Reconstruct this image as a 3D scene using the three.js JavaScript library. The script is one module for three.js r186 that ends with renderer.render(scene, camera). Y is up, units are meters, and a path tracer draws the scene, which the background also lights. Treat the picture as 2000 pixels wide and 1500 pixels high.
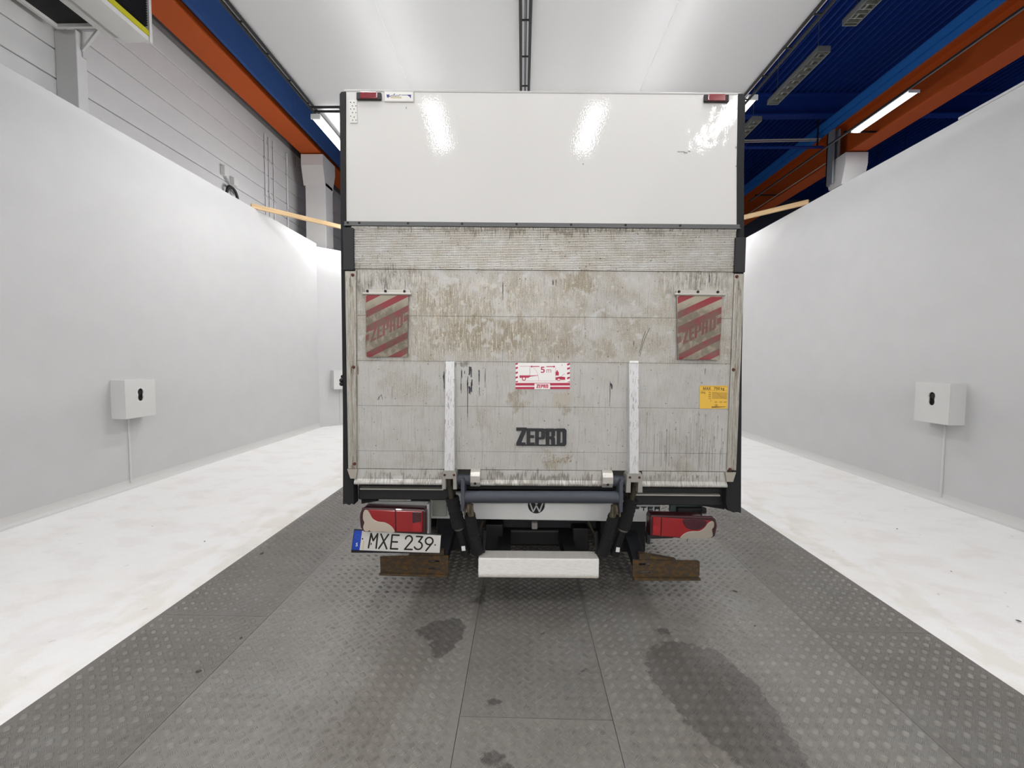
import * as THREE from 'three';
import { mergeGeometries } from 'three/addons/utils/BufferGeometryUtils.js';
import { RoundedBoxGeometry } from 'three/addons/geometries/RoundedBoxGeometry.js';
import { RectAreaLightUniformsLib } from 'three/addons/lights/RectAreaLightUniformsLib.js';
import { createNoise2D } from 'simplex-noise';

// ---------------------------------------------------------------- camera, sky, lights, exposure
const scene = new THREE.Scene();
scene.background = new THREE.Color(0x000000);              // a closed hall: no daylight reaches the room
const camera = new THREE.PerspectiveCamera(2 * Math.atan(750 / 840) * 180 / Math.PI, 2000 / 1500, 0.05, 100);
camera.position.set(0, 1.5, 0);
camera.rotation.set(-0.0524, 0.0238, 0.006, 'YXZ');
scene.add(camera);
const renderer = new THREE.WebGLRenderer({ antialias: true });
renderer.toneMapping = THREE.LinearToneMapping;
renderer.toneMappingExposure = 2.08;
renderer.shadowMap.enabled = true;
RectAreaLightUniformsLib.init();
const TUBE_LIGHT = 27;                                      // luminance of the studio tubes' light
const FLANK = 0.3;                                          // how bright a tube's flanks are beside its underside
const BACKLIGHT = 9;                                        // the tubes above the translucent ceiling cloth
const HALL_LIGHT = 60;
const WHITE = 0xfdfcfc;                                     // neutral-white fluorescent

// ---------------------------------------------------------------- helpers
let seed = 7;
const rnd = () => { seed = (seed + 0x6d2b79f5) | 0; let t = Math.imul(seed ^ (seed >>> 15), 1 | seed); t = (t + Math.imul(t ^ (t >>> 7), 61 | t)) ^ t; return ((t ^ (t >>> 14)) >>> 0) / 4294967296; };
const R = (a, b) => a + (b - a) * rnd();
const noiseA = createNoise2D(rnd), noiseB = createNoise2D(rnd), noiseC = createNoise2D(rnd);
const clamp = (v, a = 0, b = 1) => Math.min(b, Math.max(a, v));
const sstep = (a, b, v) => { const t = clamp((v - a) / (b - a)); return t * t * (3 - 2 * t); };
const fbm = (n, x, y, o = 4) => { let s = 0, a = 0.5, f = 1; for (let i = 0; i < o; i++) { s += a * n(x * f, y * f); a *= 0.5; f *= 2.03; } return s; };
const names = {};
const numbered = (n) => { names[n] = (names[n] ?? -1) + 1; return names[n] ? n + '_' + String(names[n]).padStart(3, '0') : n; };
function clean(g) {
  g = g.index ? g.toNonIndexed() : g;
  if (!g.attributes.normal) g.computeVertexNormals();
  if (!g.attributes.uv) g.setAttribute('uv', new THREE.BufferAttribute(new Float32Array(g.attributes.position.count * 2), 2));
  for (const k of Object.keys(g.attributes)) if (!['position', 'normal', 'uv'].includes(k)) g.deleteAttribute(k);
  g.clearGroups();
  return g;
}
const merge = (list) => (list.length === 1 ? list[0] : mergeGeometries(list.map(clean)));
function obj(name, geo, mat, parent = scene) {
  const m = new THREE.Mesh(Array.isArray(geo) ? merge(geo) : geo, mat);
  m.name = numbered(name); m.castShadow = m.receiveShadow = true;
  parent.add(m);
  return m;
}
function tag(o, label, category, group) { o.userData.label = label; o.userData.category = category; if (group) o.userData.group = group; return o; }
function thing(name, label, category, pos = [0, 0, 0], turn = 0, group) {
  const g = new THREE.Group(); g.name = numbered(name); g.position.set(...pos); g.rotation.y = turn; scene.add(g);
  return tag(g, label, category, group);
}
function struct(name, geo, mat) { const o = geo ? obj(name, geo, mat) : new THREE.Group(); if (!geo) { o.name = numbered(name); scene.add(o); } o.userData.kind = 'structure'; return o; }
const partOf = (name, parent) => { const g = new THREE.Group(); g.name = numbered(name); parent.add(g); return g; };
// a box from two corners
function bx(x0, x1, y0, y1, z0, z1, r = 0) {
  const w = Math.abs(x1 - x0), h = Math.abs(y1 - y0), d = Math.abs(z1 - z0);
  const g = r ? new RoundedBoxGeometry(w, h, d, 2, Math.min(r, w / 2.05, h / 2.05, d / 2.05)) : new THREE.BoxGeometry(w, h, d);
  return g.translate((x0 + x1) / 2, (y0 + y1) / 2, (z0 + z1) / 2);
}
const V = (a) => new THREE.Vector3(...a);
function rod(a, b, r, r2 = r, seg = 14) {
  a = V(a); b = V(b);
  const d = b.clone().sub(a), g = new THREE.CylinderGeometry(r2, r, d.length(), seg, 1);
  g.applyQuaternion(new THREE.Quaternion().setFromUnitVectors(new THREE.Vector3(0, 1, 0), d.clone().normalize()));
  return g.translate((a.x + b.x) / 2, (a.y + b.y) / 2, (a.z + b.z) / 2);
}
function bar(a, b, w, h) {                                  // rectangular bar between two points
  a = V(a); b = V(b);
  const d = b.clone().sub(a), g = new RoundedBoxGeometry(w, h, d.length(), 1, Math.min(w, h) * 0.08);
  const m = new THREE.Matrix4().lookAt(b, a, new THREE.Vector3(0, 1, 0)); g.applyMatrix4(m);
  return g.translate((a.x + b.x) / 2, (a.y + b.y) / 2, (a.z + b.z) / 2);
}
function lathe(a, b, profile, seg = 18) {                   // profile: [radius, share of the way]
  a = V(a); b = V(b);
  const d = b.clone().sub(a), L = d.length(), g = new THREE.LatheGeometry(profile.map(([r, t]) => new THREE.Vector2(r, t * L)), seg);
  g.applyQuaternion(new THREE.Quaternion().setFromUnitVectors(new THREE.Vector3(0, 1, 0), d.normalize()));
  return g.translate(a.x, a.y, a.z);
}
const shapeOf = (pts) => new THREE.Shape(pts.map((p) => new THREE.Vector2(p[0], p[1])));
function poly(pts, z0, z1, bevel = 0, holes = []) {         // outline in x, y; thickness from z0 to z1
  const s = shapeOf(pts); for (const h of holes) s.holes.push(new THREE.Path(h.map((p) => new THREE.Vector2(p[0], p[1]))));
  const d = z1 - z0;
  return new THREE.ExtrudeGeometry(s, { depth: d - 2 * bevel, bevelEnabled: bevel > 0, bevelThickness: bevel, bevelSize: bevel, bevelOffset: -bevel, bevelSegments: 2, curveSegments: 10 }).translate(0, 0, z0 + bevel);
}
function profileZ(pts, z0, z1) { return poly(pts, z0, z1); }
function profileX(pts, x0, x1) {                            // outline in z, y; runs along x
  const g = new THREE.ExtrudeGeometry(shapeOf(pts.map(([z, y]) => [-z, y])), { depth: x1 - x0, bevelEnabled: false });
  return g.rotateY(Math.PI / 2).translate(x0, 0, 0);
}
function smoothPts(pts, n = 6) { const c = new THREE.CatmullRomCurve3(pts.map((p) => new THREE.Vector3(p[0], p[1], 0)), true, 'centripetal'); return c.getPoints(pts.length * n).slice(0, -1).map((p) => [p.x, p.y]); }
function uvXY(g, x0, y0, w, h) { const p = g.attributes.position, u = g.attributes.uv; for (let i = 0; i < p.count; i++) u.setXY(i, (p.getX(i) - x0) / w, (p.getY(i) - y0) / h); return g; }
function uvXZ(g, x0, z0, w, h) { const p = g.attributes.position, u = g.attributes.uv; for (let i = 0; i < p.count; i++) u.setXY(i, (p.getX(i) - x0) / w, (z0 - p.getZ(i)) / h); return g; }
function uvMetres(g) {                                      // box mapping in metres
  const p = g.attributes.position, n = g.attributes.normal, u = g.attributes.uv;
  for (let i = 0; i < p.count; i++) {
    const a = Math.abs(n.getX(i)), b = Math.abs(n.getY(i)), c = Math.abs(n.getZ(i));
    if (a >= b && a >= c) u.setXY(i, p.getZ(i), p.getY(i)); else if (b >= c) u.setXY(i, p.getX(i), p.getZ(i)); else u.setXY(i, p.getX(i), p.getY(i));
  }
  return g;
}
// a thin sheet through four corners (lower left, lower right, upper right, upper left), with its own thickness and waves
function sheet(c, nx, ny, t, wave = () => 0) {
  const pos = [], uv = [], idx = [], P = (u, v) => [0, 1, 2].map((k) => (c[0][k] * (1 - u) + c[1][k] * u) * (1 - v) + (c[3][k] * (1 - u) + c[2][k] * u) * v);
  for (const side of [0, 1]) for (let j = 0; j <= ny; j++) for (let i = 0; i <= nx; i++) { const u = i / nx, v = j / ny, p = P(u, v); pos.push(p[0], p[1], p[2] + wave(u, v) - side * t); uv.push(u, v); }
  const id = (s, i, j) => s * (nx + 1) * (ny + 1) + j * (nx + 1) + i;
  for (let j = 0; j < ny; j++) for (let i = 0; i < nx; i++) for (const s of [0, 1]) { const q = [id(s, i, j), id(s, i + 1, j), id(s, i + 1, j + 1), id(s, i, j + 1)]; if (s) q.reverse(); idx.push(q[0], q[1], q[2], q[0], q[2], q[3]); }
  const rim = []; for (let i = 0; i < nx; i++) rim.push([i, 0, i + 1, 0]); for (let j = 0; j < ny; j++) rim.push([nx, j, nx, j + 1]); for (let i = nx; i > 0; i--) rim.push([i, ny, i - 1, ny]); for (let j = ny; j > 0; j--) rim.push([0, j, 0, j - 1]);
  for (const [a, b, e, f] of rim) idx.push(id(1, a, b), id(1, e, f), id(0, e, f), id(1, a, b), id(0, e, f), id(0, a, b));
  const g = new THREE.BufferGeometry(); g.setAttribute('position', new THREE.Float32BufferAttribute(pos, 3)); g.setAttribute('uv', new THREE.Float32BufferAttribute(uv, 2)); g.setIndex(idx); g.computeVertexNormals();
  return g;
}
function hexa(b, t) {                                       // eight corners: bottom four, top four, each seen from above going round
  const P = [...b, ...t].map(V), f = [[0, 3, 2, 1], [4, 5, 6, 7], [0, 1, 5, 4], [1, 2, 6, 5], [2, 3, 7, 6], [3, 0, 4, 7]], pos = [];
  for (const [i, j, k, l] of f) for (const q of [i, j, k, i, k, l]) pos.push(P[q].x, P[q].y, P[q].z);
  const g = new THREE.BufferGeometry(); g.setAttribute('position', new THREE.Float32BufferAttribute(pos, 3)); g.computeVertexNormals(); g.setAttribute('uv', new THREE.Float32BufferAttribute(new Float32Array(pos.length / 3 * 2), 2));
  return uvMetres(g);
}
const bolt = (x, y, z, r = 0.009, h = 0.008) => new THREE.CylinderGeometry(r * 0.85, r, h, 6).rotateX(Math.PI / 2).translate(x, y, z + h / 2);

// ---------------------------------------------------------------- textures
const byte = (c) => Math.round(clamp(c / 255) * 255);
function pix(w, h, f, srgb = true) {
  const d = new Uint8Array(w * h * 4);
  for (let y = 0; y < h; y++) for (let x = 0; x < w; x++) { const c = f(x / w, y / h, x, y), o = (y * w + x) * 4; d[o] = byte(c[0]); d[o + 1] = byte(c[1] ?? c[0]); d[o + 2] = byte(c[2] ?? c[0]); d[o + 3] = 255; }
  const t = new THREE.DataTexture(d, w, h); t.magFilter = t.minFilter = THREE.LinearFilter; t.wrapS = t.wrapT = THREE.RepeatWrapping;
  if (srgb) t.colorSpace = THREE.SRGBColorSpace; t.needsUpdate = true;
  return t;
}
function canvas(w, h, paint) {
  const c = document.createElement('canvas'); c.width = w; c.height = h; paint(c.getContext('2d'), w, h);
  const t = new THREE.CanvasTexture(c); t.colorSpace = THREE.SRGBColorSpace; t.magFilter = THREE.LinearFilter;
  return t;
}
const rep = (t, x, y) => { const c = t.clone(); c.wrapS = c.wrapT = THREE.RepeatWrapping; c.repeat.set(x, y); c.needsUpdate = true; return c; };
const M = (color, roughness = 0.6, metalness = 0, more = {}) => new THREE.MeshPhysicalMaterial({ color, roughness, metalness, ...more });

const speckle = pix(512, 512, (u, v, x, y) => { const n = 0.5 + 0.5 * fbm(noiseA, x / 9, y / 9, 3); return [n * 255]; }, false);
const peel = pix(512, 512, (u, v, x, y) => [128 + 90 * noiseB(x / 26, y / 26) + 40 * noiseC(x / 9, y / 9)], false);
const dust = pix(512, 512, (u, v, x, y) => { const n = fbm(noiseC, x / 90, y / 90, 4), s = fbm(noiseA, x / 5, y / 5, 2); const k = 244 + 3 * n + 2 * s; return [k, k, k]; });

// ---------------------------------------------------------------- materials
const wallPaint = M(0xcacaca, 0.55, 0, { map: rep(dust, 0.35, 0.35) });
const ceilingCloth = M(0xf0f0f0, 1, 0, { transmission: 0.35, thickness: 0 });
const outerWallPaint = M(0xe2e2e1, 0.6, 0, { map: rep(dust, 0.4, 0.4), bumpMap: rep(speckle, 2, 2), bumpScale: 0.002 });
const concreteGrey = M(0xb9b7b4, 0.8);
const orangePaint = M(0xb54d08, 0.7, 0, { bumpMap: rep(speckle, 3, 3), bumpScale: 0.001 });
const bluePaint = M(0x2c78cf, 0.55);
const roofBlue = M(0x123583, 0.5, 0.1);
const fasciaBlue = M(0x3a5a92, 0.55);
const black = M(0x0b0b0c, 0.55);
const rubber = M(0x131416, 0.75, 0, { bumpMap: rep(speckle, 6, 6), bumpScale: 0.002 });
const darkSteel = M(0x1b1c1f, 0.6, 0.2);
const chassisBlack = M(0x0d0d0e, 0.7);
const greyPaint = M(0x444851, 0.42, 0.1, { bumpMap: rep(speckle, 8, 8), bumpScale: 0.0006 });
const steel = M(0xa9a9a8, 0.35, 0.9);
const dullSteel = M(0x7d7a74, 0.5, 0.6);
const chrome = M(0xd8d8d8, 0.15, 1);
const boltBlack = M(0x1d1713, 0.7);
const rustyBolt = M(0x53281f, 0.8);

// ---------------------------------------------------------------- floor: painted concrete and a strip of tread plates
const floor = struct('floor');
const floorPaint = pix(2048, 2048, (u, v) => {               // rolled-on white paint over 9.2 x 12 m, worn and dragged along
  const x = -4.6 + u * 9.2, z = v * 12;                      // z: metres ahead of the camera line, less 1
  const a = fbm(noiseA, x * 1.6 + z * 0.35, z * 2.6, 5), b = fbm(noiseB, x * 5 + z * 2, z * 9, 4), c = fbm(noiseC, x * 0.7, z * 0.6, 3), f = noiseA(x * 60, z * 60);
  const worn = sstep(0.02, 0.42, a + 0.35 * b), tan = sstep(0.08, 0.5, c + 0.4 * a) * 0.7, edge = Math.abs(x - 0.08);
  const nearPlate = sstep(0.75, 0.0, edge - 2.2) * sstep(-0.25, 0.35, fbm(noiseC, x * 3, z * 1.4, 3) + 0.2 * b);
  let r = 244 - 5 * worn - 2 * tan - 10 * nearPlate + 2 * b + 2 * f, g = 243 - 6 * worn - 3 * tan - 12 * nearPlate + 2 * b + 2 * f, bl = 241 - 6 * worn - 5 * tan - 18 * nearPlate + 2 * b + 2 * f;
  if (noiseB(x * 14, z * 14) > 0.93) { r -= 22; g -= 24; bl -= 26; }
  return [r, g, bl];
});
const slabGeo = uvXZ(bx(-6.6, 14.6, -0.2, 0, -20.2, 12.2), -4.6, 1, 9.2, 12);
obj('concrete_slab', slabGeo, M(0xffffff, 0.42, 0, { map: floorPaint, bumpMap: rep(speckle, 9, 12), bumpScale: 0.0008 }), floor);

// stains on the plates, in metres (x, z)
const inPoly = (pts, x, y) => { let c = false; for (let i = 0, j = pts.length - 1; i < pts.length; j = i++) { const [a, b] = pts[i], [d, e] = pts[j]; if ((b > y) !== (e > y) && x < ((d - a) * (y - b)) / (e - b) + a) c = !c; } return c; };
const wetRight = [[0.7, -2.2], [0.79, -2.25], [0.9, -2.24], [1.03, -2.18], [1.06, -2.05], [1.1, -1.93], [1.1, -1.78], [1.08, -1.58], [1.02, -1.44], [0.93, -1.4], [0.84, -1.52], [0.76, -1.62], [0.68, -1.76], [0.63, -1.94], [0.62, -2.09]];
const wetLeft = [[-0.58, -2.29], [-0.49, -2.39], [-0.36, -2.42], [-0.31, -2.35], [-0.31, -2.26], [-0.35, -2.15], [-0.41, -2.08], [-0.45, -2.11], [-0.49, -2.21]];
const blots = [[-0.245, -2.68, 0.02, 0.15], [-0.27, -2.6, 0.05, 0.04], [-0.12, -1.81, 0.035, 0.03], [-0.1, -1.54, 0.05, 0.035], [-0.055, -1.5, 0.03, 0.03], [0.79, -2.33, 0.05, 0.03], [0.12, -2.3, 0.012, 0.012], [-0.02, -2.45, 0.012, 0.012], [0.28, -2.0, 0.012, 0.012], [0.31, -2.02, 0.012, 0.012], [-1.05, -2.3, 0.012, 0.012]];
const platesAt = [];                                        // every plate's own tone
const toneOf = (x, z) => { for (const p of platesAt) if (x >= p[0] && x <= p[1] && z >= p[2] && z <= p[3]) return p[4]; return 0; };
const colX = [-2.117, -1.47, -0.254, 0.389, 1.645, 2.28], joints = [[-2.4, -4.9, 0.1], [-3.08, -5.58, -0.58], [-1.73, -4.23, 0.77], [-3.62, -6.1, -1.1], [-2.37, -4.87, 0.13]];
const tones = [[-7, -9, -6], [5, -1, 6], [-1, 2, 4], [6, 2, 5], [-6, -9, -7]];
colX.slice(0, 5).forEach((x0, i) => {
  const cuts = [9.4, ...[...joints[i], joints[i][2] + 2.5, joints[i][2] + 5, joints[i][2] + 7.5].filter((z) => z < 9).sort((a, b) => b - a), Math.min(...joints[i]) - 2.5];
  for (let k = 0; k < cuts.length - 1; k++) platesAt.push([x0, colX[i + 1], cuts[k + 1], cuts[k], tones[i][(k + 1) % 3] + R(-1.5, 1.5)]);
});
function plateColor(x, z) {
  const n = fbm(noiseA, x * 2.2, z * 2.2, 4), f = fbm(noiseB, x * 34, z * 34, 3), w = fbm(noiseC, x * 1.1 + 7, z * 0.9, 3);
  let r = 125 + toneOf(x, z) + 8 * n + 7 * f, g = 121.5 + toneOf(x, z) + 8 * n + 7 * f, b = 118 + toneOf(x, z) + 8 * n + 7 * f;
  const scuffed = sstep(0.1, 0.55, w) * 0.5; r += 4 * scuffed; g += 7 * scuffed; b += 9 * scuffed;
  const track = sstep(0.22, 0.06, Math.abs(Math.abs(x - 0.1) - 0.72) + 0.1 * n) * 0.25; r -= 22 * track; g -= 25 * track; b -= 30 * track;   // brown film the wheels leave
  const jx = x + 0.025 * fbm(noiseB, x * 16, z * 16, 3), jz = z + 0.025 * fbm(noiseC, x * 16, z * 16, 3);
  let wet = 0; if (inPoly(wetRight, jx, jz)) wet = 0.2; if (inPoly(wetLeft, jx, jz)) wet = 0.26;
  for (const [bx0, bz0, rx, rz] of blots) { const d = Math.hypot((jx - bx0) / rx, (jz - bz0) / rz); if (d < 1) wet = Math.max(wet, 0.38 * sstep(1, 0.6, d) * (0.7 + 0.6 * f)); }
  const k = 1 - wet;
  return [r * k, g * k, b * k * 0.985];
}
const plateMap = pix(2048, 2048, (u, v) => plateColor(-2.2 + u * 4.6, 0.4 - v * 6), true);
plateMap.wrapS = plateMap.wrapT = THREE.MirroredRepeatWrapping;
const plateMat = M(0xffffff, 0.5, 0.25, { map: plateMap, bumpMap: rep(speckle, 14, 18), bumpScale: 0.0006 });
const barMat = M(0xffffff, 0.3, 0.45);
const PX = 0.06, PZ = 0.0566;                               // pattern of the tread bars
const barGeo = new THREE.SphereGeometry(1, 6, 3, 0, Math.PI * 2, 0, Math.PI / 2).scale(0.0152, 0.0028, 0.0019);
obj('plate_frame', bx(-2.11, 2.274, 0.0002, 0.001, -8.5, 9.3), M(0x1a1918, 0.8), floor);
for (const [x0, x1, z0, z1] of platesAt) {
  const p = obj('tread_plate', uvXZ(bx(x0 + 0.0012, x1 - 0.0012, 0.001, 0.006, z0 + 0.0012, z1 - 0.0012), -2.2, 0.4, 4.6, 6), plateMat, floor);
  const ms = [], cs = [], m = new THREE.Matrix4(), q = new THREE.Quaternion(), up = new THREE.Vector3(0, 1, 0), one = new THREE.Vector3(1, 1, 1), c = new THREE.Color();
  const zN = Math.max(z0, -5.2), zF = Math.min(z1, -0.6);
  for (let j = Math.ceil(zN / (PZ / 2)); j * PZ / 2 < zF; j++) for (let i = Math.ceil(x0 / PX); i * PX < x1; i++) {
    const odd = ((j % 2) + 2) % 2, cx = i * PX + odd * PX / 2, cz = j * PZ / 2, a = odd ? Math.PI / 4 : -Math.PI / 4;
    if (cx < x0 + 0.02 || cx > x1 - 0.02 || cz < z0 + 0.02 || cz > z1 - 0.02) continue;
    const wear = 0.9 + 0.35 * clamp(0.5 + 0.5 * fbm(noiseC, cx * 3, cz * 3, 3)), col = plateColor(cx, cz);
    for (let k = 0; k < 6; k++) {
      const o = (k - 2.5) * 0.0060, L = k === 0 || k === 5 ? 0.78 : 1;
      q.setFromAxisAngle(up, a); one.set(L, 1, 1);
      m.compose(new THREE.Vector3(cx + o * Math.sin(a), 0.0058, cz + o * Math.cos(a)), q, one); ms.push(m.clone());
      const t = 12 * (wear - 0.95) + R(-4, 6); c.setRGB((col[0] + 13 + t) / 255, (col[1] + 13 + t) / 255, (col[2] + 13 + t) / 255, THREE.SRGBColorSpace); cs.push(c.clone());
    }
  }
  if (!ms.length) continue;
  const bars = new THREE.InstancedMesh(barGeo, barMat, ms.length); bars.name = numbered('tread_bars'); bars.userData.kind = 'stuff'; bars.receiveShadow = true;
  ms.forEach((mm, k) => { bars.setMatrixAt(k, mm); bars.setColorAt(k, cs[k]); });
  p.add(bars);
}

// ---------------------------------------------------------------- studio walls, white ceiling
const H = 4.06;
struct('wall_left', uvMetres(bx(-4.65, -4.55, 0, H, -9.5, 8)), wallPaint);
struct('wall_right', uvMetres(bx(4.55, 4.65, 0, H - 0.01, -9.5, 8)), wallPaint);
const corner = (s) => { const g = bx(-0.05, 0.05, 0, 4.0, -1.803, 1.803); uvMetres(g); return g.rotateY(-s * Math.PI / 4).translate(-s * 3.31, 0, -10.81); };
struct('wall_corner_left', corner(1), wallPaint);
struct('wall_corner_right', corner(-1), wallPaint);
struct('wall_back', uvMetres(bx(-2.1, 2.1, 0, 4.0, -12.15, -12.05)), wallPaint);
struct('wall_front', uvMetres(bx(-4.65, 4.65, 0, H, 8, 8.1)), wallPaint);
tag(obj('top_board', uvMetres(bx(4.54, 4.66, H - 0.01, H + 0.015, -4.75, 7.9)), wallPaint), 'white board laid along the top of the right partition near the camera', 'board');
const cove = (s) => { const pts = [[0, 0], [0, 0.1]]; for (let i = 0; i <= 6; i++) { const a = i / 6 * Math.PI / 2; pts.push([s * (0.052 - 0.05 * Math.cos(a)), 0.1 - 0.094 * Math.sin(a)]); } pts.push([s * 0.055, 0]); return pts.map(([x, y]) => [x - s * 4.55, y]); };
const covePaint = M(0xcbcac8, 0.5);
struct('trim_1', profileZ(cove(1).reverse(), -9.5, 8), covePaint);
struct('trim_2', profileZ(cove(-1), -9.5, 8), covePaint);

const ceiling = struct('ceiling');
[[-2.535, -1.262], [-1.256, -0.003], [0.003, 1.274], [1.28, 2.5]].forEach(([a, b]) => obj('ceiling_panel', bx(a, b, 4.5, 4.56, -12, 7.8), ceilingCloth, ceiling));
for (const x of [-2.3, 0, 2.3]) for (const z of [-11, -6, -1, 4, 7]) obj('hanger_rod', rod([x, 4.56, z], [x, 8.87, z], 0.008), darkSteel, ceiling);

// ---------------------------------------------------------------- outer hall shell
const outer = struct('wall_outer_left');
obj('lower_wall', bx(-6.6, -6.38, -0.2, 3.36, -20.2, 12.2), outerWallPaint, outer);
for (let k = 0; k < 10; k++) for (const [z0, z1] of [[-20.2, -12.2], [-12.19, -6.05], [-6.04, 12.2]]) {
  const y0 = 3.36 + k * 0.387;
  obj('wall_panel', uvMetres(bx(-6.6, -6.35, y0 + 0.007, y0 + 0.38, z0, z1, 0.012)), outerWallPaint, outer);
}
obj('joint_backing', bx(-6.6, -6.375, 3.3, 8.9, -20.2, 12.2), M(0x8d8d8e, 0.8), outer);
struct('wall_outer_right', bx(14.4, 14.6, -0.2, 8.9, -20.2, 12.2), roofBlue);
struct('wall_outer_back', bx(-6.6, 14.6, -0.2, 8.9, -20.4, -20.2), M(0x4a4d55, 0.7));
struct('wall_outer_front', bx(-6.6, 14.6, -0.2, 8.9, 12.2, 12.4), M(0x6a6d75, 0.7));
{ // corrugated roof deck, ribs along the hall
  const pts = [[-6.6, 9.2]]; for (let x = -6.6; x < 14.43; x += 0.165) pts.push([x, 9.0], [x + 0.08, 9.0], [x + 0.105, 8.885], [x + 0.145, 8.885]); pts.push([14.6, 9.0], [14.6, 9.2]);
  struct('roof', profileZ(pts.reverse(), -20.4, 12.4), roofBlue);
}
for (const [z, s] of [[-12.45, 'far'], [-6.4, 'near']]) tag(obj('roof_beam', [bx(-6.3, 14.3, 8.3, 8.34, z - 0.12, z + 0.12), bx(-6.3, 14.3, 8.34, 8.84, z - 0.01, z + 0.01), bx(-6.3, 14.3, 8.84, 8.885, z - 0.12, z + 0.12)], roofBlue), s === 'far' ? 'dark blue roof beam crossing the hall above the far end of the truck' : 'dark blue roof beam crossing the hall above the frame edge, nearer the camera', 'beam', 'roof beams');

// crane beams, the blue beam above one and the blue cladding over the other
function craneBeam(x0, x1, zs, label) {
  const xc = (x0 + x1) / 2, t = thing('crane_beam', label, 'beam');
  obj('lower_flange', uvMetres(bx(x0, x1, 7.0, 7.035, zs[0], zs[1])), orangePaint, t);
  obj('web', uvMetres(bx(xc - 0.012, xc + 0.012, 7.035, 7.86, zs[0], zs[1])), orangePaint, t);
  obj('upper_flange', uvMetres(bx(x0 + 0.05, x1 - 0.05, 7.86, 7.9, zs[0], zs[1])), orangePaint, t);
  return t;
}
craneBeam(8.43, 8.88, [-19.5, 11.9], 'long orange steel crane beam on the right, above the white partition');
craneBeam(-5.94, -5.4, [-19.5, 11.9], 'long orange steel crane beam on the left, along the white panelled wall');
{ const t = thing('wall_beam', 'bright blue channel beam running just above the orange beam on the right', 'beam');
  obj('lower_rail', bx(8.42, 8.6, 7.905, 8.02, -20.1, 12), bluePaint, t); obj('upper_rail', bx(8.42, 8.6, 8.07, 8.2, -20.1, 12), bluePaint, t); obj('channel_back', bx(8.47, 8.6, 7.95, 8.3, -20.1, 12), bluePaint, t); }
{ const t = thing('cladding_strip', 'flat blue metal cladding above the orange beam on the left', 'cladding');
  for (const [a, b] of [[-20, -16.2], [-16.19, -10.125], [-10.115, -4.1], [-4.09, 12]]) obj('cladding_panel', bx(-5.39, -5.33, 7.13, 8.88, a, b), fasciaBlue, t);
}
// columns
function column(x0, x1, z, label, s) {
  const t = thing('concrete_column', label, 'column', [0, 0, 0], 0);
  obj('shaft', uvMetres(bx(x0 + 0.04, x1, 0, 6.3, z - 0.46, z, 0.02)), M(0xd9d8d5, 0.7), t);
  const c = profileX([[z + 0.12, 6.96], [z + 0.12, 6.68], [z - 0.0, 6.2], [z - 0.46, 6.2], [z - 0.62, 6.68], [z - 0.62, 6.96]], x0, x1);
  obj('corbel', c, M(0xd4d2cf, 0.7), t);
  obj('bearing_plate', bx(x0 + 0.03, x1 - 0.03, 6.96, 7.0, z - 0.5, z), darkSteel, t);
  return t;
}
column(-5.92, -5.33, -11.7, 'white concrete column with a flared head under the orange beam on the left');
const colR = column(8.33, 8.9, -11.75, 'white concrete column with a flared head under the orange beam on the right');
obj('beam_bracket', [bx(8.22, 8.4, 6.3, 7.72, -12.2, -12.16), bx(8.22, 8.26, 6.3, 7.72, -12.2, -11.95), bx(8.36, 8.4, 6.3, 7.72, -12.2, -11.95)], M(0x9aa0a4, 0.5, 0.5), colR);
// pilaster that carries the fan heater, with its bracket
{ const t = thing('wall_pilaster', 'narrow white pilaster standing on the panelled wall under the fan heater', 'pilaster');
  obj('shaft', uvMetres(bx(-6.35, -6.05, 0, 5.935, -6.03, -5.89, 0.01)), outerWallPaint, t);
  obj('bracket', [bar([-6.08, 5.62, -5.99], [-6.08, 6.0, -5.99], 0.1, 0.06), bar([-6.12, 5.99, -5.96], [-5.5, 5.98, -5.96], 0.05, 0.045), bar([-6.04, 5.7, -5.96], [-5.8, 5.97, -5.96], 0.035, 0.03)], outerWallPaint, t); }
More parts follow.
